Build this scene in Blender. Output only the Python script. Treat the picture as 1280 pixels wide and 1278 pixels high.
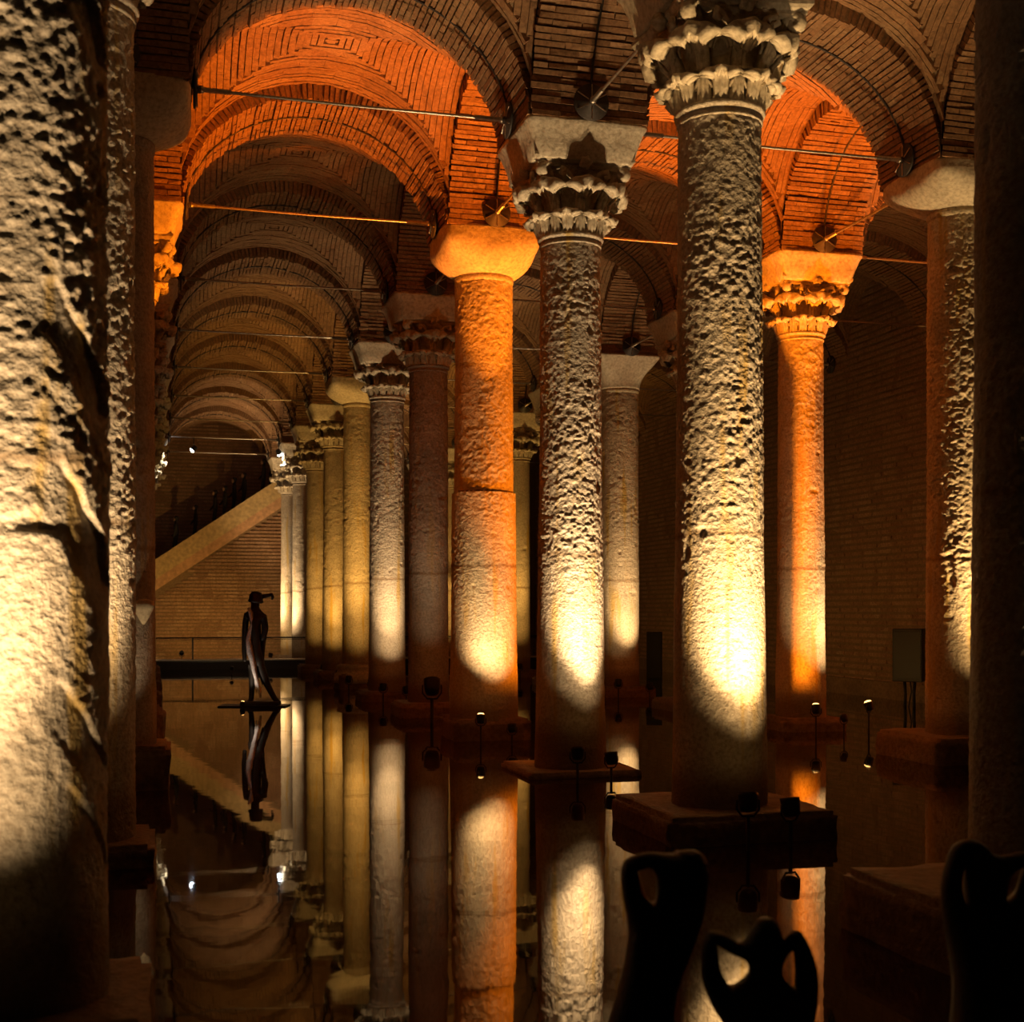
import bpy, bmesh, math, random
import numpy as np
from mathutils import Vector, Matrix, Euler

for o in list(bpy.data.objects): bpy.data.objects.remove(o)
SC = bpy.context.scene
C = SC.collection
random.seed(4); RNG = np.random.default_rng(4)

# ------------------------------------------------------------------ camera
S = 4.7                          # metres in one bay of the colonnade
FPX = 1644.0; HX, HY = 195.0, 763.0
YAW = math.atan((640 - HX) / FPX)
H = 0.446 * S                    # eye height above the water
cam = bpy.data.cameras.new('camera'); camo = bpy.data.objects.new('camera', cam); C.objects.link(camo)
camo.location = (0, 0, H); camo.rotation_euler = (math.pi/2, 0, -YAW)
cam.sensor_width = 36; cam.lens = 36 * FPX / 1280
cam.shift_y = (HY - 639) / 1280
cam.clip_start = 0.1; cam.clip_end = 200
cam.dof.use_dof = True; cam.dof.focus_distance = 3.9 * S; cam.dof.aperture_fstop = 2.6
SC.camera = camo
# ------------------------------------------------------------------ world, exposure
w = bpy.data.worlds.new('world'); SC.world = w; w.use_nodes = True
w.node_tree.nodes['Background'].inputs[0].default_value = (1.0, 0.6, 0.3, 1)
w.node_tree.nodes['Background'].inputs[1].default_value = 0.003
vs = SC.view_settings
vs.view_transform = 'Standard'; vs.look = 'None'; vs.exposure = 0.0; vs.gamma = 1.0; vs.use_curve_mapping = False
WARM = (1.0, 0.62, 0.26); PALE = (1.0, 0.66, 0.33); GOLD = (1.0, 0.54, 0.13); ORANGE = (1.0, 0.215, 0.005)

# ------------------------------------------------------------------ helpers
SA, CA = math.sin(YAW), math.cos(YAW)
def pix(x, d, y=None, z=None):
    """pixel column x at depth d (bays) -> X, Y in bays"""
    u = (x - 640) / FPX * d
    return (u*CA + d*SA, -u*SA + d*CA)
def dep(y, z=0.0): return (0.446 - z) * FPX / (y - HY)

def sstep(a, b, x):
    t = np.clip((x - a) / (b - a), 0, 1); return t*t*(3 - 2*t)
def _hash(ix, iy, iz, s):
    h = (ix*374761393 + iy*668265263 + iz*2147483647 + s*1274126177).astype(np.int64) & 0xffffffff
    h = ((h ^ (h >> 13)) * 1274126177) & 0xffffffff
    h = ((h ^ (h >> 16)) * 2246822519) & 0xffffffff
    return ((h ^ (h >> 15)) & 0xffff) / 32767.5 - 1.0
def vnoise(x, y, z, s=0):
    fx, fy, fz = np.floor(x), np.floor(y), np.floor(z)
    ix, iy, iz = fx.astype(np.int64), fy.astype(np.int64), fz.astype(np.int64)
    tx, ty, tz = x-fx, y-fy, z-fz
    tx, ty, tz = tx*tx*(3-2*tx), ty*ty*(3-2*ty), tz*tz*(3-2*tz)
    def l(a, b, t): return a + (b-a)*t
    c = [[[_hash(ix+i, iy+j, iz+k, s) for k in (0, 1)] for j in (0, 1)] for i in (0, 1)]
    return l(l(l(c[0][0][0], c[1][0][0], tx), l(c[0][1][0], c[1][1][0], tx), ty),
             l(l(c[0][0][1], c[1][0][1], tx), l(c[0][1][1], c[1][1][1], tx), ty), tz)

def mesh_np(name, V, F, smooth=False):
    me = bpy.data.meshes.new(name)
    V = np.asarray(V, dtype=np.float32).reshape(-1, 3); F = np.asarray(F, dtype=np.int32)
    n = F.shape[1]
    me.vertices.add(len(V)); me.vertices.foreach_set('co', V.ravel())
    me.loops.add(F.size); me.loops.foreach_set('vertex_index', F.ravel())
    me.polygons.add(len(F)); me.polygons.foreach_set('loop_start', np.arange(0, F.size, n, dtype=np.int32))
    me.polygons.foreach_set('loop_total', np.full(len(F), n, dtype=np.int32))
    me.polygons.foreach_set('use_smooth', np.full(len(F), smooth))
    me.update(calc_edges=True); me.validate()
    return me
def obj(name, me, mat=None, parent=None, loc=(0, 0, 0), rot=(0, 0, 0)):
    if isinstance(me, bmesh.types.BMesh):
        m = bpy.data.meshes.new(name); me.to_mesh(m); me.free(); me = m
    if mat is not None and len(me.materials) == 0: me.materials.append(mat)
    o = bpy.data.objects.new(name, me); C.objects.link(o)
    o.location = loc; o.rotation_euler = rot
    if parent: o.parent = parent
    return o
def thing(name, label, cat, loc=(0, 0, 0), rz=0, group=None):
    o = bpy.data.objects.new(name, None); C.objects.link(o)
    o.location = loc; o.rotation_euler = (0, 0, rz); o.empty_display_size = 0.1
    return tag(o, label, cat, group)
def tag(o, label, cat=None, group=None, kind=None):
    o['label'] = label
    if cat: o['category'] = cat
    if group: o['group'] = group
    if kind: o['kind'] = kind
    return o
def smooth(me):
    for p in me.polygons: p.use_smooth = True

BOXF = np.array([[0,1,3,2],[4,6,7,5],[0,4,5,1],[2,3,7,6],[0,2,6,4],[1,5,7,3]])
BOXV = np.array([[x,y,z] for x in (-1,1) for y in (-1,1) for z in (-1,1)], float)
def box_mesh(name, boxes):
    """boxes: list of (cx,cy,cz,hx,hy,hz)"""
    V, F = [], []
    for i, b in enumerate(boxes):
        V.append(BOXV*np.array(b[3:6]) + np.array(b[:3])); F.append(BOXF + 8*i)
    return mesh_np(name, np.concatenate(V), np.concatenate(F))
def bevel_box(name, hx, hy, hz, b=0.02, seg=2, c=(0, 0, 0)):
    bm = bmesh.new(); bmesh.ops.create_cube(bm, size=2)
    bmesh.ops.scale(bm, vec=(hx, hy, hz), verts=bm.verts); bmesh.ops.translate(bm, vec=c, verts=bm.verts)
    bmesh.ops.bevel(bm, geom=bm.edges[:], offset=b, segments=seg, affect='EDGES', profile=0.6)
    m = bpy.data.meshes.new(name); bm.to_mesh(m); bm.free(); return m
def lathe(name, prof, n=48, cap=True):
    prof = np.array(prof, float); k = len(prof)
    a = np.linspace(0, 2*math.pi, n, endpoint=False)
    V = np.stack([np.outer(prof[:,0], np.cos(a)), np.outer(prof[:,0], np.sin(a)), np.outer(prof[:,1], np.ones(n))], -1).reshape(-1, 3)
    i, j = np.meshgrid(np.arange(k-1), np.arange(n), indexing='ij'); j2 = (j+1) % n
    F = np.stack([i*n+j, i*n+j2, (i+1)*n+j2, (i+1)*n+j], -1).reshape(-1, 4)
    me = mesh_np(name, V, F, True)
    if cap:
        bm = bmesh.new(); bm.from_mesh(me); bm.verts.ensure_lookup_table()
        try:
            bm.faces.new([bm.verts[q] for q in range(n)][::-1]); bm.faces.new([bm.verts[(k-1)*n+q] for q in range(n)])
        except Exception: pass
        bm.to_mesh(me); bm.free()
    return me
def tube(name, pts, r, n=8):
    """round bar through pts; r a number or one per point"""
    pts = [Vector(p) for p in pts]; k = len(pts)
    rr = r if hasattr(r, '__len__') else [r]*k
    V, up = [], None
    for i, p in enumerate(pts):
        t = (pts[min(i+1, k-1)] - pts[max(i-1, 0)]).normalized()
        if up is None: up = t.orthogonal().normalized()
        up = (up - t*up.dot(t)).normalized(); b = t.cross(up)
        for q in range(n):
            a = 2*math.pi*q/n; V.append(p + (up*math.cos(a) + b*math.sin(a))*rr[i])
    bm = bmesh.new(); bv = [bm.verts.new(v) for v in V]
    for i in range(k-1):
        for q in range(n):
            f = bm.faces.new((bv[i*n+q], bv[i*n+(q+1)%n], bv[(i+1)*n+(q+1)%n], bv[(i+1)*n+q])); f.smooth = True
    bm.faces.new(bv[:n][::-1]); bm.faces.new(bv[-n:])
    m = bpy.data.meshes.new(name); bm.to_mesh(m); bm.free(); return m

# ------------------------------------------------------------------ materials
def mat(name):
    m = bpy.data.materials.new(name); m.use_nodes = True
    nt = m.node_tree; return m, nt, nt.nodes['Principled BSDF']
def nd(nt, t, **kw):
    n = nt.nodes.new(t)
    for k, v in kw.items():
        if k in n.inputs: n.inputs[k].default_value = v
        else: setattr(n, k, v)
    return n
def ramp(nt, fac, stops):
    r = nt.nodes.new('ShaderNodeValToRGB'); el = r.color_ramp.elements
    while len(el) < len(stops): el.new(0.5)
    for e, (p, c) in zip(el, stops): e.position = p; e.color = (*c, 1)
    nt.links.new(fac, r.inputs[0]); return r
def mix(nt, fac, a, b, blend='MIX'):
    m = nt.nodes.new('ShaderNodeMix'); m.data_type = 'RGBA'; m.blend_type = blend
    for v, i in ((fac, 0), (a, 6), (b, 7)):
        if isinstance(v, (int, float)): m.inputs[i].default_value = v
        elif isinstance(v, tuple): m.inputs[i].default_value = (*v, 1)
        else: nt.links.new(v, m.inputs[i])
    return m.outputs[2]
def plain(name, col, rough=0.6, metal=0.0, bump=0.0, bscale=30):
    m, nt, b = mat(name)
    g = nd(nt, 'ShaderNodeNewGeometry'); n = nd(nt, 'ShaderNodeTexNoise', Scale=bscale, Detail=4.0)
    nt.links.new(g.outputs['Position'], n.inputs['Vector'])
    r = ramp(nt, n.outputs[0], [(0.3, tuple(c*0.75 for c in col)), (0.7, tuple(min(1, c*1.2) for c in col))])
    nt.links.new(r.outputs[0], b.inputs['Base Color'])
    b.inputs['Roughness'].default_value = rough; b.inputs['Metallic'].default_value = metal
    if bump:
        bp = nd(nt, 'ShaderNodeBump', Strength=bump, Distance=0.02); nt.links.new(n.outputs[0], bp.inputs['Height']); nt.links.new(bp.outputs[0], b.inputs['Normal'])
    return m
def stone(name, col, bump=0.6, pit=26.0, stain=1.0, waterline=True):
    m, nt, b = mat(name); L = nt.links.new
    g = nd(nt, 'ShaderNodeNewGeometry'); pos = g.outputs['Position']
    n1 = nd(nt, 'ShaderNodeTexNoise', Scale=1.4, Detail=6.0, Roughness=0.65); L(pos, n1.inputs['Vector'])
    n2 = nd(nt, 'ShaderNodeTexNoise', Scale=pit, Detail=3.0, Roughness=0.6); L(pos, n2.inputs['Vector'])
    r1 = ramp(nt, n1.outputs[0], [(0.3, tuple(c*0.72 for c in col)), (0.55, col), (0.8, tuple(min(1, c*1.15) for c in col))])
    r2 = ramp(nt, n2.outputs[0], [(0.25, (0.55, 0.5, 0.45)), (0.6, (1, 1, 1))])
    c = mix(nt, 1.0, r1.outputs[0], r2.outputs[0], 'MULTIPLY')
    if waterline:
        sep = nd(nt, 'ShaderNodeSeparateXYZ'); L(pos, sep.inputs[0])
        # rust-yellow runs that drip down the shafts
        mp = nd(nt, 'ShaderNodeMapping'); mp.inputs['Scale'].default_value = (7, 7, 0.55); L(pos, mp.inputs[0])
        n3 = nd(nt, 'ShaderNodeTexNoise', Scale=1.0, Detail=3.0); L(mp.outputs[0], n3.inputs['Vector'])
        run = ramp(nt, n3.outputs[0], [(0.56, (0, 0, 0)), (0.70, (0.75*stain,)*3)])
        c = mix(nt, run.outputs[0], c, (0.50, 0.33, 0.07))
        # tide marks left by old water levels
        wob = nd(nt, 'ShaderNodeMath', operation='MULTIPLY_ADD'); L(n1.outputs[0], wob.inputs[0]); wob.inputs[1].default_value = 0.16; L(sep.outputs[2], wob.inputs[2])
        zr = nd(nt, 'ShaderNodeMapRange'); L(wob.outputs[0], zr.inputs[0]); zr.inputs[1].default_value = 0; zr.inputs[2].default_value = 4.0
        k = lambda z: (z*S + 0.08) / 4.0
        tide = ramp(nt, zr.outputs[0], [(0.0, (1, 1, 1)), (k(0.10), (0.95,)*3), (k(0.150), (0.15,)*3), (k(0.20), (0,)*3), (k(0.588), (0,)*3), (k(0.598), (0.85,)*3), (k(0.610), (0.0,)*3)])
        tide.color_ramp.interpolation = 'LINEAR'
        tm = nd(nt, 'ShaderNodeMath', operation='MULTIPLY'); L(tide.outputs[0], tm.inputs[0]); tm.inputs[1].default_value = 0.8
        c = mix(nt, tm.outputs[0], c, (0.16, 0.085, 0.025))
    L(c, b.inputs['Base Color']); b.inputs['Roughness'].default_value = 0.72
    bp = nd(nt, 'ShaderNodeBump', Strength=bump, Distance=0.03); L(n2.outputs[0], bp.inputs['Height']); L(bp.outputs[0], b.inputs['Normal'])
    return m
def brick(name, cols, rough=0.85, vor=2.4):
    m, nt, b = mat(name); L = nt.links.new
    g = nd(nt, 'ShaderNodeNewGeometry'); pos = g.outputs['Position']
    oi = nd(nt, 'ShaderNodeObjectInfo')
    v = nd(nt, 'ShaderNodeTexVoronoi', Scale=vor); L(pos, v.inputs['Vector'])
    s = nd(nt, 'ShaderNodeSeparateColor'); L(v.outputs['Color'], s.inputs[0])
    ad = nd(nt, 'ShaderNodeMath', operation='ADD'); L(s.outputs[0], ad.inputs[0]); L(oi.outputs['Random'], ad.inputs[1])
    fr = nd(nt, 'ShaderNodeMath', operation='FRACT'); L(ad.outputs[0], fr.inputs[0])
    r = ramp(nt, fr.outputs[0], [(i/(len(cols)-1), c) for i, c in enumerate(cols)])
    n = nd(nt, 'ShaderNodeTexNoise', Scale=18.0, Detail=5.0, Roughness=0.7); L(pos, n.inputs['Vector'])
    r2 = ramp(nt, n.outputs[0], [(0.3, (0.5, 0.48, 0.45)), (0.65, (1.1, 1.1, 1.1))])
    c = mix(nt, 1.0, r.outputs[0], r2.outputs[0], 'MULTIPLY')
    L(c, b.inputs['Base Color']); b.inputs['Roughness'].default_value = rough
    bp = nd(nt, 'ShaderNodeBump', Strength=0.5, Distance=0.02); L(n.outputs[0], bp.inputs['Height']); L(bp.outputs[0], b.inputs['Normal'])
    return m
def emit(name, col, s):
    m, nt, b = mat(name); b.inputs['Base Color'].default_value = (*col, 1)
    b.inputs['Emission Color'].default_value = (*col, 1); b.inputs['Emission Strength'].default_value = s; return m

M_STONE = stone('pitted_marble', (0.62, 0.55, 0.45))
M_STONE_Y = stone('yellowed_marble', (0.62, 0.52, 0.36), stain=1.25)
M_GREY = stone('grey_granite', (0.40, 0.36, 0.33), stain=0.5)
M_CAP = stone('carved_limestone', (0.66, 0.58, 0.44), bump=0.35, pit=18, waterline=False)
M_PLINTH = stone('wet_base_stone', (0.24, 0.15, 0.08), bump=0.8, pit=14, waterline=False)
M_BRICK = brick('thin_red_brick', [(0.27, 0.145, 0.066), (0.34, 0.19, 0.092), (0.29, 0.148, 0.066), (0.37, 0.22, 0.11)])
M_WBRICK = brick('wall_brick', [(0.30, 0.17, 0.09), (0.36, 0.21, 0.12), (0.26, 0.14, 0.075), (0.40, 0.25, 0.15)])
M_MORTAR = plain('lime_mortar', (0.20, 0.13, 0.07), 0.95, bump=0.4, bscale=20)
M_STEEL = plain('tie_rod_steel', (0.42, 0.36, 0.30), 0.38, 0.9)
M_DARK = plain('blackened_iron', (0.05, 0.04, 0.035), 0.6, 0.3)
M_BLACK = plain('black_housing', (0.012, 0.011, 0.011), 0.45, 0.2)
M_BRONZE = plain('dark_bronze', (0.035, 0.028, 0.02), 0.5, 0.4, bump=0.3, bscale=60)
M_PLASTER = plain('ochre_plaster', (0.50, 0.36, 0.17), 0.85, bump=0.1, bscale=8)
M_PLASTER2 = plain('rose_plaster', (0.50, 0.29, 0.15), 0.85, bump=0.1, bscale=8)
M_DECK = plain('deck_edge', (0.50, 0.44, 0.38), 0.5)
M_CLOTH = plain('pale_drapery', (0.75, 0.68, 0.62), 0.35)
M_CLOTHES = plain('dark_clothes', (0.02, 0.016, 0.015), 0.9)
M_SKIN = plain('skin', (0.35, 0.2, 0.13), 0.6)
M_LENS = emit('glowing_lens', (1.0, 0.55, 0.15), 5.0)
M_LENS_W = emit('white_lens', (0.85, 0.92, 1.0), 40.0)
M_LENS_O = emit('orange_lens', (1.0, 0.25, 0.02), 4.0)
def water_mat():
    m, nt, b = mat('still_dark_water'); L = nt.links.new
    b.inputs['Base Color'].default_value = (0.022, 0.010, 0.003, 1); b.inputs['Roughness'].default_value = 0.025; b.inputs['IOR'].default_value = 2.1
    g = nd(nt, 'ShaderNodeNewGeometry')
    n = nd(nt, 'ShaderNodeTexNoise', Scale=0.9, Detail=2.0); L(g.outputs['Position'], n.inputs['Vector'])
    n2 = nd(nt, 'ShaderNodeTexNoise', Scale=6.0, Detail=1.0); L(g.outputs['Position'], n2.inputs['Vector'])
    a = nd(nt, 'ShaderNodeMath', operation='MULTIPLY_ADD'); L(n2.outputs[0], a.inputs[0]); a.inputs[1].default_value = 0.10; L(n.outputs[0], a.inputs[2])
    bp = nd(nt, 'ShaderNodeBump', Strength=0.10, Distance=0.02); L(a.outputs[0], bp.inputs['Height']); L(bp.outputs[0], b.inputs['Normal'])
    return m
M_WATER = water_mat()

# ------------------------------------------------------------------ grid
ORD = ['zeroth', 'first', 'second', 'third', 'fourth', 'fifth', 'sixth', 'seventh', 'eighth', 'ninth', 'tenth', 'eleventh', 'twelfth']
NICK = {('C', -1): 'the shadowed sculpture-side column', ('C', 0): 'the front lamp-lit column', ('C', 1): 'the thin-slab column', ('C', 2): 'the orange cushion column', ('C', 3): 'the tall-floodlight column',
        ('C', 4): 'the white-glowing column', ('C', 5): 'the moulded-base column', ('C', 6): 'the slim yellow column', ('C', 7): 'the orange-stained column', ('C', 8): 'the first bright column', ('C', 9): 'the last bright column',
        ('B', -1): 'the huge gouged column', ('B', 0): 'the dark pitted column', ('D', 1): 'the repaired-band column', ('D', 2): 'the orange acanthus column', ('D', 4): 'the banded column', ('D', 6): 'the slim golden column'}
for k_ in range(-1, 11):
    NICK.setdefault(('B', k_), f'the dark row\'s {ORD[k_+2]} column'); NICK.setdefault(('D', k_), f'the middle row\'s {ORD[k_+1]} column'); NICK.setdefault(('E', k_), 'the side wall')
XR = {'B': -0.085, 'C': 1.11, 'D': 2.335, 'E': 3.57 + 0.168}          # E: the arches that die into the side wall
def YK(k): return 2.48 + k
PH = 0.168                        # half the width of a pier above a capital
ZS = 1.745                        # springing level
RISE = 0.372
XL, XW = -1.30, 3.57              # side walls
YEND = 12.32; YBACK = -0.9
ZTOP = 2.35

# ------------------------------------------------------------------ setting
def struct(o): o['kind'] = 'structure'; return o
struct(obj('floor', mesh_np('floor', np.array([[XL,YBACK,-0.1],[XW,YBACK,-0.1],[XW,YEND,-0.1],[XL,YEND,-0.1]])*S, [[0,1,2,3]]), M_PLINTH))
wt = obj('water', mesh_np('water', np.array([[XL,YBACK,0],[XW,YBACK,0],[XW,YEND,0],[XL,YEND,0]])*S, [[0,1,2,3]]), M_WATER)
tag(wt, 'still dark water covering the floor and mirroring the columns', 'water', kind='stuff')

def brick_wall(name, p0, p1, z0, z1, bl=0.44, bh=0.155, visible=None):
    """vertical wall from p0 to p1 (metres, room on the left of p0->p1) with proud bricks as one part"""
    p0, p1 = Vector((*p0, 0)), Vector((*p1, 0)); L = (p1-p0).length; t = (p1-p0)/L; nrm = Vector((-t.y, t.x, 0))
    q = [p0, p1, p1-nrm*0.4, p0-nrm*0.4]
    V = [(v.x, v.y, z) for z in (z0, z1) for v in q]
    F = [[0,1,5,4],[1,2,6,5],[2,3,7,6],[3,0,4,7],[4,5,6,7],[3,2,1,0]]
    wl = struct(obj(name, mesh_np(name, V, F), M_MORTAR))
    rows = int((z1-z0)/bh); cols = int(L/bl)
    r, c = np.meshgrid(np.arange(rows), np.arange(cols), indexing='ij'); r = r.ravel(); c = c.ravel()
    s = (c + 0.5*(r % 2) + 0.25)*bl + RNG.uniform(-.01, .01, len(r)); z = z0 + (r+0.5)*bh
    keep = s < L - bl*0.5
    if visible: keep &= visible(s, z)
    s, z = s[keep], z[keep]; n = len(s)
    hl = bl*0.5 - 0.003 - RNG.uniform(0, .010, n); hh = bh*0.5 - 0.030 - RNG.uniform(0, .004, n); dp = RNG.uniform(0.008, 0.028, n)
    tt = np.array(t); nn = np.array(nrm); up = np.array([0, 0, 1.0]); base = np.array([p0.x, p0.y, 0])
    cen = base + s[:, None]*tt + z[:, None]*up
    V = np.empty((n, 8, 3)); i = 0
    for a in (-1, 1):
        for b in (0, 1):
            for e in (-1, 1):
                V[:, i] = cen + tt*(a*hl)[:, None] + nn*(dp if b else np.full(n, -0.03))[:, None] + up*(e*hh)[:, None]; i += 1
    F = (np.array([[2,3,7,6],[0,2,6,4],[1,5,7,3],[0,1,3,2],[4,6,7,5]])[None] + 8*np.arange(n)[:, None, None]).reshape(-1, 4)
    b = obj('bricks', mesh_np('bricks', V.reshape(-1, 3), F), M_WBRICK, wl); b['kind'] = 'stuff'
    return wl
brick_wall('wall_right', (XW*S, 3.0*S), (XW*S, YEND*S), -0.3, ZTOP*S)
struct(obj('baseboard_right', box_mesh('baseboard_right', [((XW-0.012)*S, (3.0+YEND)/2*S, 0.0, 0.06, (YEND-3.0)/2*S, 0.40)]), M_PLINTH))
brick_wall('wall_end', (XW*S, YEND*S), (XL*S, YEND*S), -0.3, ZTOP*S, visible=lambda s, z: s > 6)
brick_wall('wall_left', (XL*S, YEND*S), (XL*S, 1.0*S), -0.3, ZTOP*S)

# ------------------------------------------------------------------ brick vault cells
def ell(u, rise): return rise*np.sqrt(np.clip(1-u*u, 0, 1))
VR = RISE + 0.055
CELLS = {}
def vault_cell(x0, x1, y0, y1):
    """groin vault between four arches; returns (mortar mesh, brick mesh) about the cell centre, metres"""
    key = (round(x1-x0, 3), round(y1-y0, 3))
    if key in CELLS: return CELLS[key]
    U = (x1-x0)/2*S; W = (y1-y0)/2*S; R = VR*S
    n = 44; g = np.sin(np.linspace(-math.pi/2, math.pi/2, n))
    gu, gv = np.meshgrid(g, g, indexing='ij')
    z = np.maximum(ell(gu, R), ell(gv, R)) + ZS*S + 0.025
    Uc = U - 0.019*S
    V = np.stack([np.clip(gu*U, -Uc, Uc), gv*W, z], -1).reshape(-1, 3)
    i, j = np.meshgrid(np.arange(n-1), np.arange(n-1), indexing='ij')
    F = np.stack([i*n+j, i*n+j+1, (i+1)*n+j+1, (i+1)*n+j], -1).reshape(-1, 4)
    mort = mesh_np('mortar', V, F, True)
    BV = []
    for axis in (0, 1):                       # 0: courses at constant y, 1: at constant x
        A, B = (U, W) if axis == 0 else (W, U)
        nc = int(B/0.094); tau = (np.arange(nc)+0.5)/nc
        th = np.linspace(0, math.pi, 400)     # arc across A
        px, pz = -A*np.cos(th), R*np.sin(th)
        s = np.concatenate([[0], np.cumsum(np.hypot(np.diff(px), np.diff(pz)))])
        for ci, t in enumerate(tau):
            dc = RNG.uniform(0.010, 0.028); hc = RNG.uniform(0.78, 0.95)
            lim = A*(1-t)                      # only the web outside the groin line
            sl = np.interp(-lim, px, s); sh = np.interp(lim, px, s)
            m = max(1, int((sh-sl)/0.36)); off = 0.18*(ci % 2)
            ed = np.clip(sl + off*0 + (np.arange(m+1) + (0.5*(ci % 2) if m > 1 else 0)*0)*(sh-sl)/m, sl, sh)
            if ci % 2 and m > 1: ed = np.concatenate([[sl], (ed[:-1]+ed[1:])/2, [sh]])
            for a, b in zip(ed[:-1], ed[1:]):
                if b-a < 0.05: continue
                a += 0.003; b -= 0.003
                q = np.interp([a, b], s, px); qz = np.interp([a, b], s, pz)
                hb = B/nc*0.5*hc*RNG.uniform(0.94, 1.05); d = dc + RNG.uniform(-0.005, 0.005)
                tx, tz = q[1]-q[0], qz[1]-qz[0]; ln = math.hypot(tx, tz); nx, nz = tz/ln, -tx/ln    # inward (down) normal
                for side in (-1, 1):
                    yc = side*B*(1-t)
                    P = []
                    for e in (0, 1):
                        for f in (-1, 1):
                            for w_ in (0, 1):
                                P.append((q[e] + nx*(d if w_ else -0.05), yc + f*hb, qz[e] + ZS*S + nz*(d if w_ else -0.05)))
                    P = np.array(P)
                    if axis: P = P[:, [1, 0, 2]]
                    if np.abs(P[:, 0]).min() > Uc - 0.015: continue
                    P[:, 0] = np.clip(P[:, 0], -Uc, Uc)
                    BV.append(P)
    BV = np.array(BV); n = len(BV)
    F = (BOXF[None] + 8*np.arange(n)[:, None, None]).reshape(-1, 4)
    CELLS[key] = (mort, mesh_np('bricks', BV.reshape(-1, 3), F)); return CELLS[key]
rows = ['B', 'C', 'D', 'E']
cols_x = [(XL-0.2, XR['B'])] + [(XR[a], XR[b]) for a, b in zip(rows[:-1], rows[1:])] 
for k in range(-1, 10):
    for ci, (xa, xb) in enumerate(cols_x):
        if k < 0 and ci == 0: continue
        x0, x1 = xa+PH-0.026, xb-PH+0.026; y0, y1 = YK(k)+PH-0.010, YK(k+1)-PH+0.010
        mo, br = vault_cell(x0, x1, y0, y1)
        o = struct(obj('ceiling', mo, M_MORTAR, loc=((x0+x1)/2*S, (y0+y1)/2*S, 0)))
        b = obj('bricks', br, M_BRICK, o); b['kind'] = 'stuff'

# ------------------------------------------------------------------ arches
AW = PH - 0.006                   # half width along the arch axis
BRV = []
for i in range(8):
    BRV.append(mesh_np('brick', BOXV*0.5*(1+RNG.uniform(-.06, .06, (8, 3))), BOXF))
    BRV[-1].materials.append(M_BRICK)
def arch_courses(a, rise):
    th = np.linspace(0, math.pi, 2000); x, z = -a*np.cos(th), rise*np.sin(th)
    s = np.concatenate([[0], np.cumsum(np.hypot(np.diff(x), np.diff(z)))]); n = int(s[-1]/0.080)
    out = []
    for c in range(n):
        t = np.interp((c+0.5)*s[-1]/n, s, th)
        px, pz = -a*math.cos(t), rise*math.sin(t)
        nx, nz = -math.cos(t)/a, math.sin(t)/rise; l = math.hypot(nx, nz)      # outward
        out.append((px, pz, nx/l, nz/l))
    return out
def brick_list(a, rise, aw):
    L = []
    for ci, (px, pz, nx, nz) in enumerate(arch_courses(a, rise)):
        m = 4; ed = np.linspace(-aw, aw, m+1); drc = random.uniform(-0.018, 0.014); thc = random.uniform(0.052, 0.070)
        if ci % 2: ed = np.concatenate([[-aw], (ed[:-1]+ed[1:])/2, [aw]])
        for y0, y1 in zip(ed[:-1], ed[1:]):
            dr = drc + random.uniform(-0.006, 0.006); D = 0.30
            th = thc*random.uniform(0.9, 1.1); ey0 = random.uniform(-.02, .015) if y0 == -aw else 0; ey1 = random.uniform(-.015, .02) if y1 == aw else 0
            yc = (y0+ey0+y1+ey1)/2; ly = (y1+ey1-y0-ey0) - 0.006
            L.append(((px + nx*(D/2+dr), yc, pz + nz*(D/2+dr)), math.atan2(nx, nz) + random.uniform(-.02, .02), th, ly, D))
    return L
ARCH_CACHE = {}
def trim(P, a, wall=False):
    """keep a point of an arch on its own side of the 45-degree mitre inside the pier, or just inside the wall face"""
    P = np.array(P, float); ph = PH*S
    if wall: P[:, 0] = np.minimum(P[:, 0], a + 0.05)
    lim = np.maximum(a + ph - np.abs(P[:, 0]), 0.02)
    if wall: lim = np.where(P[:, 0] > 0, 9.0, lim)
    P[:, 1] = np.clip(P[:, 1], -lim, lim)
    return P
def arch_core(a, rise, aw, wall=False):
    a2, r2, w_ = a+0.03, rise+0.03, aw-0.02; e = 0.46
    th = np.linspace(0, math.pi, 49); V = []
    for t in th:
        c, s = math.cos(t), math.sin(t)
        V += [(-a2*c, -w_, r2*s), (-a2*c, w_, r2*s), (-(a2+e)*c, w_, (r2+e)*s), (-(a2+e)*c, -w_, (r2+e)*s)]
    F = [[4*i+j, 4*i+(j+1) % 4, 4*i+4+(j+1) % 4, 4*i+4+j] for i in range(48) for j in range(4)]
    return mesh_np('mortar', trim(V, a, wall), F)
def arch_strap(a, rise):
    th = np.linspace(0.02, math.pi-0.02, 60)
    return tube('conduit', [(-(a-0.012)*math.cos(t), 0, (rise-0.012)*math.sin(t)) for t in th], 0.016, 6)
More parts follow.
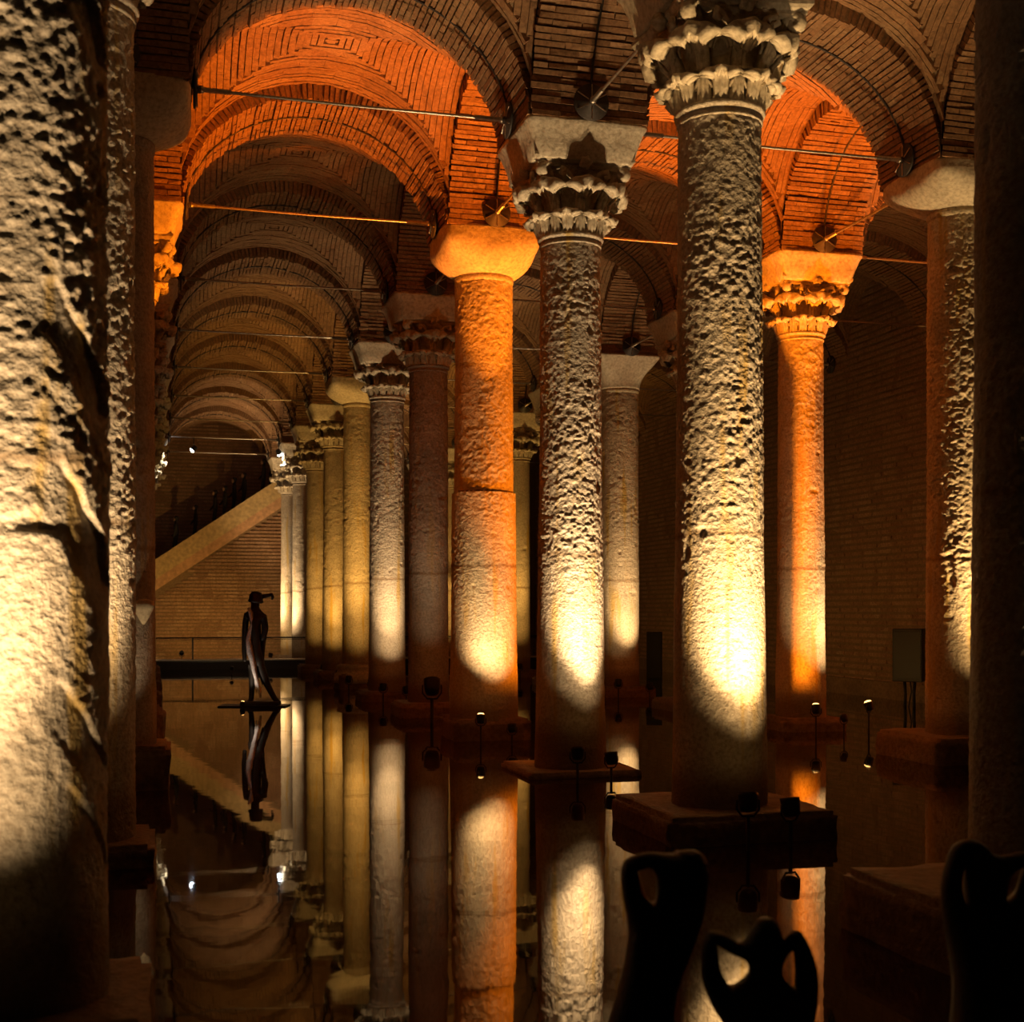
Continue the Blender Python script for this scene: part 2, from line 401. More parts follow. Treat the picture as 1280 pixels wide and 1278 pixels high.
def make_arch(a, loc, rz, label, group, individual=False, wall=False):
    a *= S; rise = RISE*S; aw = AW*S
    t = thing('brick_arch', label, 'arch', loc, rz, group)
    key = (round(a, 3), wall)
    if key not in ARCH_CACHE:
        bl = brick_list(a, rise, aw); V = []
        for (p, r, th, ly, D) in bl:
            Mx = Matrix.Translation(p) @ Matrix.Rotation(r, 4, 'Y') @ Matrix.Diagonal((th, ly, D, 1))
            P = BOXV*0.5*(1+RNG.uniform(-.06, .06, (8, 3)))
            V.append(trim(P @ np.array(Mx.to_3x3()).T + np.array(p), a, wall))
        n = len(V); F = (BOXF[None] + 8*np.arange(n)[:, None, None]).reshape(-1, 4)
        me = mesh_np('bricks', np.concatenate(V), F)
        ARCH_CACHE[key] = (arch_core(a, rise, aw, wall), arch_strap(a, rise), me)
    core, strap, me = ARCH_CACHE[key]
    obj('mortar', core, M_MORTAR, t); obj('conduit', strap, M_DARK, t)
    if individual:
        bl = brick_list(a, rise, aw)
        if len(bl) > 300:                     # the courses out of view at the feet stay joined
            bl.sort(key=lambda q: -q[0][2]); rest = bl[300:]; bl = bl[:300]
            V = []
            for (p, r, th, ly, D) in rest:
                Mx = Matrix.Rotation(r, 3, 'Y') @ Matrix.Diagonal((th, ly, D)); V.append(trim(BOXV*0.5 @ np.array(Mx).T + np.array(p), a))
            n = len(V); F = (BOXF[None] + 8*np.arange(n)[:, None, None]).reshape(-1, 4)
            b = obj('bricks', mesh_np('bricks', np.concatenate(V), F), M_BRICK, t); b['kind'] = 'stuff'
        for (p, r, th, ly, D) in bl:
            R3 = np.array(Matrix.Rotation(r, 3, 'Y') @ Matrix.Diagonal((th, ly, D))); W = BOXV*0.5 @ R3.T + np.array(p); Wt = trim(W, a)
            me_b = random.choice(BRV)
            if np.abs(W-Wt).max() > 0.004:    # a brick cut to the mitre
                me_b = mesh_np('brick', (Wt - np.array(p)) @ np.linalg.inv(R3).T, BOXF); me_b.materials.append(M_BRICK)
            o = bpy.data.objects.new('brick', me_b); C.objects.link(o)
            o.location = p; o.rotation_euler = (0, r, 0); o.scale = (th, ly, D); o.parent = t
    else:
        b = obj('bricks', me, M_BRICK, t); b['kind'] = 'stuff'
    return t
LBL = {
 ('BC', 1): 'wide brown brick arch framing the orange-lit vault, cut off at its crown',
 ('BC', 2): 'orange-lit brick arch springing from the glowing plain cushion capital',
 ('BC', 3): 'dim brown brick arch just behind the orange-lit arch over the aisle',
 ('BC', 9): 'last brick arch of the aisle in front of the staircase',
 ('CD', 1): 'brown brick arch springing from the plain capital beside the acanthus column with lamps before it',
 ('CD', 2): 'brick arch reaching the orange-lit acanthus capital, behind the rough front column',
 ('C', 0): 'brick arch with iron disc above the carved capital at its foot',
 ('C', 1): 'orange-lit brick arch soffit between the carved capital and the glowing cushion capital',
 ('D', 1): 'orange-lit brick arch soffit rising above the orange acanthus capital',
}
IND = {('BC', 1), ('BC', 2), ('BC', 3), ('CD', 1), ('CD', 0), ('C', 0), ('C', 1), ('D', 1), ('D', 0)}
for a_, b_ in zip(rows[:-1], rows[1:]):
    for k in range(0 if a_ != 'D' else 2, 10):
        xa, xb = XR[a_], XR[b_]; key = (a_+b_, k)
        lab = LBL.get(key, f'brick cross arch between {NICK[(a_, k)]} and {NICK[(b_, k)]}')
        make_arch((xb-xa)/2-PH, ((xa+xb)/2*S, YK(k)*S, ZS*S), 0, lab, 'cross arches ' + {'B': 'of the long aisle', 'C': 'of the middle aisle', 'D': 'by the side wall'}[a_], key in IND, b_ == 'E')
for r_ in 'BCD':
    for k in range(0, 9):
        key = (r_, k)
        lab = LBL.get(key, f'brick arch linking {NICK[(r_, k)]} and {NICK[(r_, k+1)]}')
        make_arch(0.5-PH, (XR[r_]*S, YK(k+0.5)*S, ZS*S), math.pi/2, lab, {'B': 'arches of the dark row', 'C': 'arches of the lit row', 'D': 'arches behind the front column', 'E': 'arches by the wall'}[r_], key in IND)

# ------------------------------------------------------------------ tie rods
ZR = 1.788*S
def disc_mesh():
    m = lathe('plate', [(0.01, 0), (0.225, 0), (0.23, 0.012), (0.225, 0.03), (0.05, 0.04), (0.045, 0.09), (0.01, 0.09)], 32); return m
DISC = disc_mesh(); SPOKE = box_mesh('spoke', [(0.12, 0, 0.042, 0.095, 0.006, 0.008)])
def tie_rod(p0, p1, label, group):
    """steel bar between two wall plates with threaded sleeves"""
    p0, p1 = Vector(p0), Vector(p1); L = (p1-p0).length; dx = (p1-p0)/L
    t = thing('tie_rod', label, 'tie rod', p0, math.atan2(dx.y, dx.x), group)
    obj('bar', tube('bar', [(-0.09, 0, 0), (0, 0, 0), (L/2, 0, -0.012), (L, 0, 0), (L+0.09, 0, 0)], 0.020, 8), M_STEEL, t)
    for s in (0, 1):
        x = (lambda q: q) if s == 0 else (lambda q: L-q)
        obj('sleeve', tube('sleeve', [(x(0.05), 0, 0), (x(0.12), 0, 0), (x(0.121), 0, 0), (x(0.45), 0, 0)], [0.045, 0.045, 0.032, 0.032], 8), M_STEEL, t)
        pl = obj('plate', DISC, M_DARK, t, loc=(0 if s == 0 else L, 0, 0), rot=(0, math.pi/2 if s == 0 else -math.pi/2, 0))
        for q in range(6): obj('spoke', SPOKE, M_STEEL, pl, rot=(0, 0, q*math.pi/3))
    return t
gap = -0.010
for a_, b_ in zip(rows[:-1], rows[1:]):
    for k in range(0 if a_ != 'D' else 2, 10):
        lab = {('BC', 1): 'dark steel tie rod crossing the orange-lit vault', ('BC', 2): 'golden-lit steel tie rod ending at the glowing cushion capital'}.get((a_+b_, k), f'steel tie rod between {NICK[(a_, k)]} and {NICK[(b_, k)]}')
        tie_rod(((XR[a_]+PH-gap)*S, YK(k)*S, ZR), ((XR[b_]-PH+gap)*S, YK(k)*S, ZR), lab, 'tie rods across the aisles')
for r_ in 'BCD':
    for k in range(0, 9):
        lab = {('C', 0): 'slanting steel tie rod with round iron disc above the carved capital'}.get((r_, k), f'steel tie rod linking {NICK[(r_, k)]} and {NICK[(r_, k+1)]}')
        tie_rod((XR[r_]*S, (YK(k)+PH-gap)*S, ZR), (XR[r_]*S, (YK(k+1)-PH+gap)*S, ZR), lab, 'tie rods along the rows')

# ------------------------------------------------------------------ capitals
def catmull(P, n):
    P = np.array(P, float); k = len(P); t = np.linspace(0, k-1, n); out = []
    for q in t:
        i = min(int(q), k-2); f = q-i
        p0, p1, p2, p3 = P[max(i-1, 0)], P[i], P[i+1], P[min(i+2, k-1)]
        out.append(0.5*((2*p1) + (p2-p0)*f + (2*p0-5*p1+4*p2-p3)*f*f + (3*p1-p0-3*p2+p3)*f**3))
    return np.array(out)
def leaf_mesh(rb, rt, Hh, half, nu=13, nv=20, stem=0.40, thick=0.035, f0=0.45):
    prof = catmull([(rb, 0), (rb+0.035, 0.3*Hh), (rb+0.055, 0.6*Hh), (rb+0.35*(rt-rb)+0.03, 0.82*Hh), (rt-0.03, 0.97*Hh), (rt+0.01, 0.93*Hh), (rt, 0.80*Hh)], nv)
    Vo, Vi = [], []
    for j in range(nv):
        v = j/(nv-1); r, z = prof[j]
        wv = stem + (1.02-stem)*float(sstep(f0, f0+0.20, v)) - 0.66*float(sstep(0.84, 1.0, v))
        if v < 0.10: wv += (0.10-v)*2.0
        wv *= 1 + 0.15*math.cos(v*2*math.pi*6)*float(sstep(0.4, 0.6, v))
        for i in range(nu):
            u = -1 + 2*i/(nu-1); ang = u*half*wv
            rr = r + 0.022*math.cos(u*math.pi/2) + 0.024*math.cos(u*math.pi*3.0)*(0.35+0.65*v) - 0.05*abs(u)**2*float(sstep(0.5, 0.8, v))
            zz = z - 0.10*Hh*abs(u)**1.5*float(sstep(0.5, 0.8, v)) - 0.045*math.sin(u*math.pi*2.0)**2*float(sstep(0.72, 0.95, v))
            Vo.append((rr*math.cos(ang), rr*math.sin(ang), zz)); r2 = rr-thick
            Vi.append((r2*math.cos(ang), r2*math.sin(ang), zz - 0.012*v))
    N = nu*nv; F = []
    for j in range(nv-1):
        for i in range(nu-1):
            a = j*nu+i; F.append([a, a+1, a+nu+1, a+nu]); F.append([N+a, N+a+nu, N+a+nu+1, N+a+1])
    edge = [(j*nu, (j+1)*nu) for j in range(nv-1)] + [((nv-1)*nu+i, (nv-1)*nu+i+1) for i in range(nu-1)] + [((j+1)*nu+nu-1, j*nu+nu-1) for j in range(nv-2, -1, -1)]
    for a, b in edge: F.append([a, b, N+b, N+a])
    return mesh_np('leaf', Vo+Vi, F, True)
HC = 0.190*S
BELL = lathe('bell', [(0.38, -0.01), (0.345, 0.03), (0.34, 0.1), (0.345, 0.40), (0.38, 0.58), (0.47, 0.70), (0.58, 0.79)], 40)
LEAF_LOW = leaf_mesh(0.395, 0.575, 0.265, math.pi/8, stem=0.44, thick=0.05)
LEAF_UP = leaf_mesh(0.400, 0.735, 0.64, math.pi/8, stem=0.40, thick=0.06, f0=0.58)
def arc_mesh(r, z, R, tr, lean):
    pts = []
    for i in range(13):
        a = math.pi*i/12; y = R*math.cos(a); dz = R*1.15*math.sin(a)
        pts.append((r + lean*math.sin(a), y, z + dz))
    return tube('leaf_arc', pts, tr, 6)
ARC_LOW = [arc_mesh(0.40, 0.11, 0.080, 0.016, 0.03), arc_mesh(0.385, 0.08, 0.045, 0.012, 0.01)]
ARC_UP = [arc_mesh(0.49, 0.46, 0.095, 0.018, 0.10), arc_mesh(0.45, 0.46, 0.065, 0.013, 0.07)]
def abacus_mesh():
    V, n, lv = [], 64, [(0.90, 0.0), (0.93, 0.02), (0.93, 0.05), (0.97, 0.07), (1.0, 0.10), (1.0, 0.135)]
    for sc, z in lv:
        for i in range(n):
            side, f = divmod(i, n//4); f = f/(n//4)*2-1
            x = 0.67 - 0.085*(1-f*f); y = f*0.67
            if abs(f) > 0.94: x -= 0.02
            a = side*math.pi/2; V.append(((x*math.cos(a)-y*math.sin(a))*sc, (x*math.sin(a)+y*math.cos(a))*sc, z))
    k = len(lv); F = [[r*n+i, r*n+(i+1) % n, (r+1)*n+(i+1) % n, (r+1)*n+i] for r in range(k-1) for i in range(n)]
    me = mesh_np('abacus', V, F)
    bm = bmesh.new(); bm.from_mesh(me); bm.verts.ensure_lookup_table()
    bm.faces.new([bm.verts[i] for i in range(n)][::-1]); bm.faces.new([bm.verts[(k-1)*n+i] for i in range(n)]); bm.to_mesh(me); bm.free(); return me
ABACUS = abacus_mesh()
def volute_mesh():
    pts, rr = [], []
    for i in range(26):                       # a stalk that rises and rolls into a scroll under the corner
        t = i/25
        if t < 0.45: q = t/0.45; pts.append((0.47+0.25*q**1.6, 0, 0.44+0.34*q)); rr.append(0.035+0.02*q)
        else:
            q = (t-0.45)/0.55; a = math.pi*0.62 - q*3.1*math.pi; R_ = 0.065*(1-0.72*q)
            pts.append((0.75+R_*math.cos(a), 0, 0.715+R_*math.sin(a))); rr.append(0.055*(1-0.45*q))
    me = tube('volute', pts, rr, 8)
    for v in me.vertices: v.co.y *= 1.5
    return me
VOLUTE = volute_mesh()
def boss_mesh():
    bm = bmesh.new(); bmesh.ops.create_icosphere(bm, subdivisions=3, radius=0.085)
    for v in bm.verts:
        a = math.atan2(v.co.z, v.co.y); v.co *= 1+0.13*math.cos(5*a); v.co.x *= 0.9
    m = bpy.data.meshes.new('boss'); bm.to_mesh(m); bm.free(); smooth(m); return m
BOSS = boss_mesh()
HELIX = tube('helix', [(0.50, 0.03, 0.42), (0.52, 0.12, 0.58), (0.56, 0.22, 0.70), (0.60, 0.30, 0.72), (0.61, 0.31, 0.66), (0.60, 0.26, 0.64)], [0.03, 0.035, 0.04, 0.04, 0.035, 0.03], 8)
HELIX2 = HELIX.copy()
for v in HELIX2.vertices: v.co.y *= -1
def corinthian(parent, z, rz=0.0, full=True):
    cp = obj('capital', BELL, M_CAP, parent, loc=(0, 0, z), rot=(0, 0, rz))
    tag(cp, 'carved acanthus capital')
    for i in range(8):
        obj('leaf', LEAF_LOW, M_CAP, cp, rot=(0, 0, (i+0.5)*math.pi/4))
        obj('leaf', LEAF_UP, M_CAP, cp, rot=(0, 0, i*math.pi/4))
        if full:
            for q in ARC_LOW: obj('leaf_arc', q, M_CAP, cp, rot=(0, 0, i*math.pi/4))
            for q in ARC_UP: obj('leaf_arc', q, M_CAP, cp, rot=(0, 0, (i+0.5)*math.pi/4))
    for i in range(4):
        obj('volute', VOLUTE, M_CAP, cp, rot=(0, 0, (i+0.5)*math.pi/2))
        obj('boss', BOSS, M_CAP, cp, loc=(0.62*math.cos(i*math.pi/2), 0.62*math.sin(i*math.pi/2), 0.82), rot=(0, 0, i*math.pi/2))
        if full:
            obj('helix', HELIX, M_CAP, cp, rot=(0, 0, i*math.pi/2)); obj('helix', HELIX2, M_CAP, cp, rot=(0, 0, i*math.pi/2))
    obj('abacus', ABACUS, M_CAP, cp, loc=(0, 0, HC-0.135))
    return cp
def loft_square(name, levels, n=64, noise=0.0, seed=0, res=1):
    """levels: (half size, roundness 0 square..1 circle, z)"""
    V = []
    a = np.linspace(0, 2*math.pi, n, endpoint=False) + math.pi/n
    for h, rd, z in levels:
        c, s = np.cos(a), np.sin(a); p = 2 + (1-rd)*14
        r = h/((np.abs(c)**p + np.abs(s)**p)**(1/p)); r = r*(1-rd) + h*rd
        V.append(np.stack([r*c, r*s, np.full(n, z)], -1))
    V = np.array(V); k = len(levels)
    if noise:
        P = V.reshape(-1, 3); f = 3.0
        d = vnoise(P[:,0]*f+seed, P[:,1]*f, P[:,2]*f, seed)*0.7 + vnoise(P[:,0]*9+seed, P[:,1]*9, P[:,2]*9, seed+3)*0.4
        rr = np.hypot(P[:,0], P[:,1])[:, None]; P[:, :2] *= 1 + noise*d[:, None]/np.maximum(rr, .1); P[:, 2] += noise*0.5*d
        V = P.reshape(k, n, 3)
    F = [[r*n+i, r*n+(i+1) % n, (r+1)*n+(i+1) % n, (r+1)*n+i] for r in range(k-1) for i in range(n)]
    me = mesh_np(name, V.reshape(-1, 3), F, True)
    bm = bmesh.new(); bm.from_mesh(me); bm.verts.ensure_lookup_table()
    bm.faces.new([bm.verts[i] for i in range(n)][::-1]); bm.faces.new([bm.verts[(k-1)*n+i] for i in range(n)]); bm.to_mesh(me); bm.free()
    return me
def cushion(parent, z0, z1, rneck, flare=False):
    hh = (z1-z0)*S; top = 0.172*S; r = rneck*S; lv = []
    for i in range(18):
        q = i/17
        if flare: h = r*1.03 + (top-r)*(0.12*q + 0.88*q**1.9); rd = float(1-sstep(0.0, 0.8, q))
        else: h = r + (top-r)*(1-(1-min(1, q/0.66))**2.6); rd = float(1-0.85*sstep(0.05, 0.75, q))
        lv.append((h, rd, q*hh))
    cp = obj('capital', loft_square('capital', lv, 72, 0.012, 5), M_CAP, parent, loc=(0, 0, z0*S))
    return tag(cp, 'plain flared capital' if flare else 'plain rounded cushion capital')
def impost(parent, z0, z1, seed):
    hh = (z1-z0)*S
    lv = [(0.138*S, 0.05, 0), (0.142*S, 0.03, 0.02), (0.150*S, 0.03, hh*0.4), (0.164*S, 0.03, hh*0.8), (0.171*S, 0.02, hh*0.9), (0.171*S, 0.02, hh)]
    return obj('impost_block', loft_square('impost_block', lv, 96, 0.02, seed), M_CAP, parent, loc=(0, 0, z0*S))

# ------------------------------------------------------------------ columns
def shaft_mesh(name, z0, z1, rfun, cell, seed, amp=1.0, gouges=(), facing=0.0):
    n = max(28, int(2*math.pi*rfun(z0)/cell)); k = max(8, int((z1-z0)/cell))
    th = np.linspace(0, 2*math.pi, n, endpoint=False); zz = np.linspace(z0, z1, k)
    T, Z = np.meshgrid(th, zz); T = T.ravel(); Zr = Z.ravel()
    R = np.array([rfun(z) for z in zz]).repeat(n); x, y = R*np.cos(T), R*np.sin(T)
    rough = 0.45 + 0.75*sstep(0.45*S, 0.66*S, Zr)
    pat = 0.6 + 0.8*sstep(-0.3, 0.4, vnoise(x*2, y*2, Zr*1.3, seed+9))
    d = (vnoise(x*13, y*13, Zr*17, seed)*0.6 + vnoise(x*27, y*27, Zr*34, seed+1)*0.9)*0.0062*rough*pat
    d += -0.016*sstep(0.6, 0.95, vnoise(x*7, y*7, Zr*6, seed+2))*rough
    d += vnoise(x*1.5, y*1.5, Zr*1.1, seed+4)*0.007
    d *= amp
    for (ga, gz, ln, wd, dp, tilt) in gouges:
        da = (T-ga+math.pi) % (2*math.pi)-math.pi; s_ = da*R; h_ = Zr-gz
        p = s_*math.cos(tilt)+h_*math.sin(tilt); q = -s_*math.sin(tilt)+h_*math.cos(tilt)
        q = q + 0.03*vnoise(x*9, y*9, Zr*9, seed+7)
        msk = sstep(ln, ln*0.75, np.abs(p))*sstep(-wd, -wd*0.2, q)*sstep(wd, wd*0.88, q)
        flat = 0.15*vnoise(q*22, p*1.5, p*0, seed)
        d = d*(1-msk*0.85) - dp*msk*(0.35+0.65*(q+wd)/(2*wd)) + msk*flat*0.02
    x, y = (R+d)*np.cos(T), (R+d)*np.sin(T)
    V = np.stack([x, y, Zr], -1)
    i, j = np.meshgrid(np.arange(k-1), np.arange(n), indexing='ij'); j2 = (j+1) % n
    F = np.stack([i*n+j, i*n+j2, (i+1)*n+j2, (i+1)*n+j], -1).reshape(-1, 4)
    return mesh_np(name, V, F, True)
def plinth_mesh(hx, hy, z1, seed, z0=-0.5):
    bm = bmesh.new(); bmesh.ops.create_cube(bm, size=2)
    bmesh.ops.scale(bm, vec=(hx, hy, (z1-z0)/2), verts=bm.verts); bmesh.ops.translate(bm, vec=(0, 0, (z0+z1)/2), verts=bm.verts)
    bmesh.ops.bevel(bm, geom=bm.edges[:], offset=min(0.05, (z1)*0.4), segments=2, affect='EDGES')
    bmesh.ops.subdivide_edges(bm, edges=[e for e in bm.edges if e.calc_length() > 0.3], cuts=11, use_grid_fill=True)
    P = np.array([v.co[:] for v in bm.verts]); d = vnoise(P[:,0]*2.2+seed, P[:,1]*2.2, P[:,2]*2.2, seed)*0.05 + vnoise(P[:,0]*8, P[:,1]*8+seed, P[:,2]*8, seed)*0.022
    for v, q in zip(bm.verts, d):
        nn = Vector((v.co.x/hx, v.co.y/hy, 0)); v.co += nn*q*0.8
        if v.co.z > z1-0.03: v.co.z -= abs(q)*0.35
    m = bpy.data.meshes.new('plinth'); bm.to_mesh(m); bm.free(); smooth(m); return m
def attic_base(parent, z1, r):
    hz = z1*S
    return obj('moulded_base', lathe('moulded_base', [(r*1.55, hz-0.50), (r*1.55, hz-0.36), (r*1.5, hz-0.34), (r*1.52, hz-0.27), (r*1.36, hz-0.22), (r*1.28, hz-0.14), (r*1.36, hz-0.10), (r*1.34, hz-0.04), (r*1.12, hz)], 48), M_CAP, parent)

COLS = {}
def column(row, k, label, kind='acanthus', r0=0.0965, r1=0.083, zp=0.05, hp=0.15, neck=None, cell=0.03, mt=None, joints=(), amp=1.0, group=None, dx=0, dy=0, gouges=(), attic=False, flare=False, rp=0.0, step=0.0):
    X, Y = XR[row]+dx, YK(k)+dy
    t = thing('stone_column', label, 'column', (X*S, Y*S, 0), 0, group); COLS[(row, k)] = t
    mt = mt or M_STONE; seed = (ord(row)*31 + k*7) % 97
    if neck is None: neck = 1.46 if kind == 'acanthus' else 1.605
    def rf(z):
        q = min(1, max(0, z/(neck*S))); e = 1-q
        return (r1 + (r0-r1)*(0.35*e + 0.65*e**2.2))*S
    obj('plinth', plinth_mesh(hp*S, hp*S, zp*S, seed), M_PLINTH, t, rot=(0, 0, rp))
    zb = zp*S - 0.06
    if attic: attic_base(t, zp+0.05, r0*S); zb = (zp+0.05)*S - 0.02
    zs = [zb] + [j*S for j in joints] + [neck*S-0.10]
    for i, (a, b) in enumerate(zip(zs[:-1], zs[1:])):
        off = step*(len(zs)-2-i)*S
        rfi = (lambda z, off=off: rf(z)+off - (0.03 if False else 0))
        me = shaft_mesh('shaft', a - (0.01 if i else 0), b - (0.012 if i < len(zs)-2 else 0), rfi, cell, seed+i*5, amp, gouges)
        o = obj('shaft' if len(zs) == 2 else 'drum', me, mt, t)
        if i < len(zs)-2:                     # mortar bed in the joint, a little recessed
            obj('joint', lathe('joint', [(rf(b)*0.6, b-0.03), (rf(b)-0.015+off*0.5, b-0.03), (rf(b)-0.015+off*0.5, b+0.02), (rf(b)*0.6, b+0.02)], 40, False), M_MORTAR, t)
    rn = rf(neck*S)
    obj('astragal', lathe('astragal', [(rn*0.9, neck*S-0.13), (rn+0.012, neck*S-0.125), (rn+0.018, neck*S-0.105), (rn+0.002, neck*S-0.09), (rn+0.004, neck*S-0.06), (rn+0.035, neck*S-0.04), (rn+0.045, neck*S-0.015), (rn+0.03, neck*S+0.005), (rn*0.9, neck*S+0.01)] if kind == 'acanthus' else [(rn*0.9, neck*S-0.11), (rn+0.004, neck*S-0.11), (rn+0.018, neck*S-0.05), (rn+0.01, neck*S+0.01), (rn*0.9, neck*S+0.02)], 56), mt, t)
    if kind == 'acanthus':
        corinthian(t, neck*S); impost(t, 1.648, ZS+0.005, seed).location.x = -dx*S
    else:
        cushion(t, neck, ZS+0.005, r1*1.02, flare)
    return t
# --- the row right of the aisle
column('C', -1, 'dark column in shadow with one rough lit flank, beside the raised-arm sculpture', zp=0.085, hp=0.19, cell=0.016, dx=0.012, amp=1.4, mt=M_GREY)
column('C', 0, 'tall rough pale column on a thick block, lamps on posts before it', r0=0.098, r1=0.0835, zp=0.055, hp=0.178, cell=0.0125, neck=1.455)
column('C', 1, 'rough grey column on a thin square slab, carved capital with iron disc above', r0=0.1, r1=0.0825, zp=0.016, hp=0.158, cell=0.0135, neck=1.472, mt=M_STONE)
column('C', 2, 'orange-lit thick column with cracked joint and glowing cushion capital', 'cushion', r0=0.114, r1=0.100, zp=0.075, hp=0.132, cell=0.018, joints=(0.856,), step=0.007, neck=1.605)
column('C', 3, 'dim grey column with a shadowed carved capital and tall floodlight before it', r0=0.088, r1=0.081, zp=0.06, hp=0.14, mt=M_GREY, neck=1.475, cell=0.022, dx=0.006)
column('C', 4, 'pale column with bright white glow and small carved capital', r0=0.094, r1=0.083, zp=0.05, hp=0.14, neck=1.50, cell=0.025)
column('C', 5, 'short-drummed column on a moulded round base with pale cushion capital', 'cushion', r0=0.086, r1=0.079, zp=0.09, hp=0.12, joints=(0.94,), attic=True, neck=1.62, cell=0.03, mt=M_STONE_Y)
column('C', 6, 'slim yellow-lit column with carved capital beside the moulded-base column', r0=0.08, r1=0.07, zp=0.06, hp=0.12, cell=0.04, mt=M_STONE_Y, neck=1.50)
column('C', 7, 'slim orange-stained column before the footbridge end', r0=0.08, r1=0.07, zp=0.06, hp=0.12, cell=0.045, mt=M_STONE_Y)
column('C', 8, 'brightly lit pale column with sparkling capital behind the footbridge', r0=0.075, r1=0.068, zp=0.06, hp=0.12, cell=0.05)
column('C', 9, 'brightly lit pale column nearest the sloping stair parapet', r0=0.075, r1=0.066, zp=0.06, hp=0.12, cell=0.05)
# --- the dark row left of the aisle
fa = math.atan2(-1.48, 0.14)
G = [(fa+0.72, 6.15, 0.42, 0.10, 0.035, -0.95), (fa+0.76, 5.05, 0.40, 0.12, 0.045, -0.95), (fa+0.70, 5.65, 0.30, 0.08, 0.03, -0.9), (fa+0.72, 3.30, 0.42, 0.14, 0.035, -0.95),
     (fa+0.74, 2.45, 0.42, 0.15, 0.03, -0.95), (fa+0.72, 1.45, 0.36, 0.14, 0.03, -0.85), (fa+0.78, 0.95, 0.35, 0.15, 0.025, -0.8)]
column('B', -1, 'huge pale pitted column with diagonal chisel gouges', r0=0.100, r1=0.0935, zp=0.04, hp=0.14, cell=0.0105, dx=-0.062, amp=1.9, gouges=G)
column('B', 0, 'dark pitted column half hidden behind the huge gouged column', r0=0.092, r1=0.089, zp=0.04, hp=0.126, cell=0.015, dx=-0.042, amp=1.8, neck=1.53)
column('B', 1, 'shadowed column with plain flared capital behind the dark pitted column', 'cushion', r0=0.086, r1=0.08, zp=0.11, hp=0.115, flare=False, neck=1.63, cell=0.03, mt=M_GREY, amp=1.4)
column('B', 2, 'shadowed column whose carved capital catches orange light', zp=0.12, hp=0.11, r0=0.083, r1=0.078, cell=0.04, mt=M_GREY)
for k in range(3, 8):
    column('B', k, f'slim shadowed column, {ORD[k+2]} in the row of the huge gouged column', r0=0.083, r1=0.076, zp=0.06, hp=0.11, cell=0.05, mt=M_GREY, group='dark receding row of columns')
column('B', 8, 'column with a bright lit edge at the start of the footbridge', r0=0.075, r1=0.068, zp=0.06, hp=0.11, cell=0.05)
column('B', 9, 'column with bright broken capital by the foot of the stairs', r0=0.075, r1=0.066, zp=0.06, hp=0.11, cell=0.05)
# --- the row behind
column('D', 0, 'pale column with carved capital on a square block beyond the dark column', zp=0.05, hp=0.16, cell=0.04)
column('D', 1, 'rough lit column with repaired stone band and smooth bell capital on a block', 'cushion', r0=0.094, r1=0.086, zp=0.078, hp=0.18, joints=(0.88, 0.985), cell=0.016, neck=1.64, amp=1.8, mt=M_STONE_Y)
column('D', 2, 'orange-lit column with orange acanthus capital and two glowing lamps', r0=0.095, r1=0.082, zp=0.05, hp=0.12, cell=0.02, neck=1.475, amp=1.2)
column('D', 3, 'column hidden behind the tall rough front column', cell=0.05, zp=0.05)
column('D', 4, 'banded column with flared plain capital and white glare spot', 'cushion', r0=0.104, r1=0.098, zp=0.055, hp=0.15, joints=(0.79, 0.875), flare=True, neck=1.592, cell=0.028, mt=M_STONE_Y, amp=1.2)
column('D', 5, 'column hidden behind the grey column on the thin slab', cell=0.05, zp=0.05)
column('D', 6, 'slim golden column with carved capital seen between two thick columns', r0=0.085, r1=0.08, zp=0.05, hp=0.12, cell=0.04, mt=M_STONE_Y)
for k in range(7, 10):
    column('D', k, f'distant golden column, {ORD[k+1]} in the row of the orange acanthus column', r0=0.083, r1=0.076, cell=0.06, group='distant golden columns', mt=M_STONE_Y)

# ------------------------------------------------------------------ lamps
def spot(parent, loc, target, power, color, size=60, blend=1.0, rad=0.05):
    l = bpy.data.lights.new('spot', 'SPOT'); l.energy = power; l.color = color; l.spot_size = math.radians(size); l.spot_blend = blend; l.shadow_soft_size = rad
    o = bpy.data.objects.new('light_beam', l); C.objects.link(o); o.parent = parent; o.location = loc
    d = Vector(target) - (parent.location + Vector(loc)); o.rotation_euler = d.to_track_quat('-Z', 'Y').to_euler(); return o
HOUS = lathe('housing', [(0.02, -0.13), (0.075, -0.12), (0.095, -0.06), (0.10, 0.03), (0.105, 0.07), (0.09, 0.07), (0.085, 0.045)], 24)
LENSM = lathe('lens', [(0.005, 0.050), (0.085, 0.050), (0.086, 0.056), (0.005, 0.060)], 20)
DOME = lathe('lens', [(0.005, 0.050), (0.088, 0.050), (0.088, 0.075), (0.06, 0.105), (0.005, 0.118)], 20)
YOKE = tube('yoke', [(-0.115, 0, 0.0), (-0.115, 0, -0.10), (-0.06, 0, -0.17), (0.06, 0, -0.17), (0.115, 0, -0.10), (0.115, 0, 0.0)], 0.012, 6)
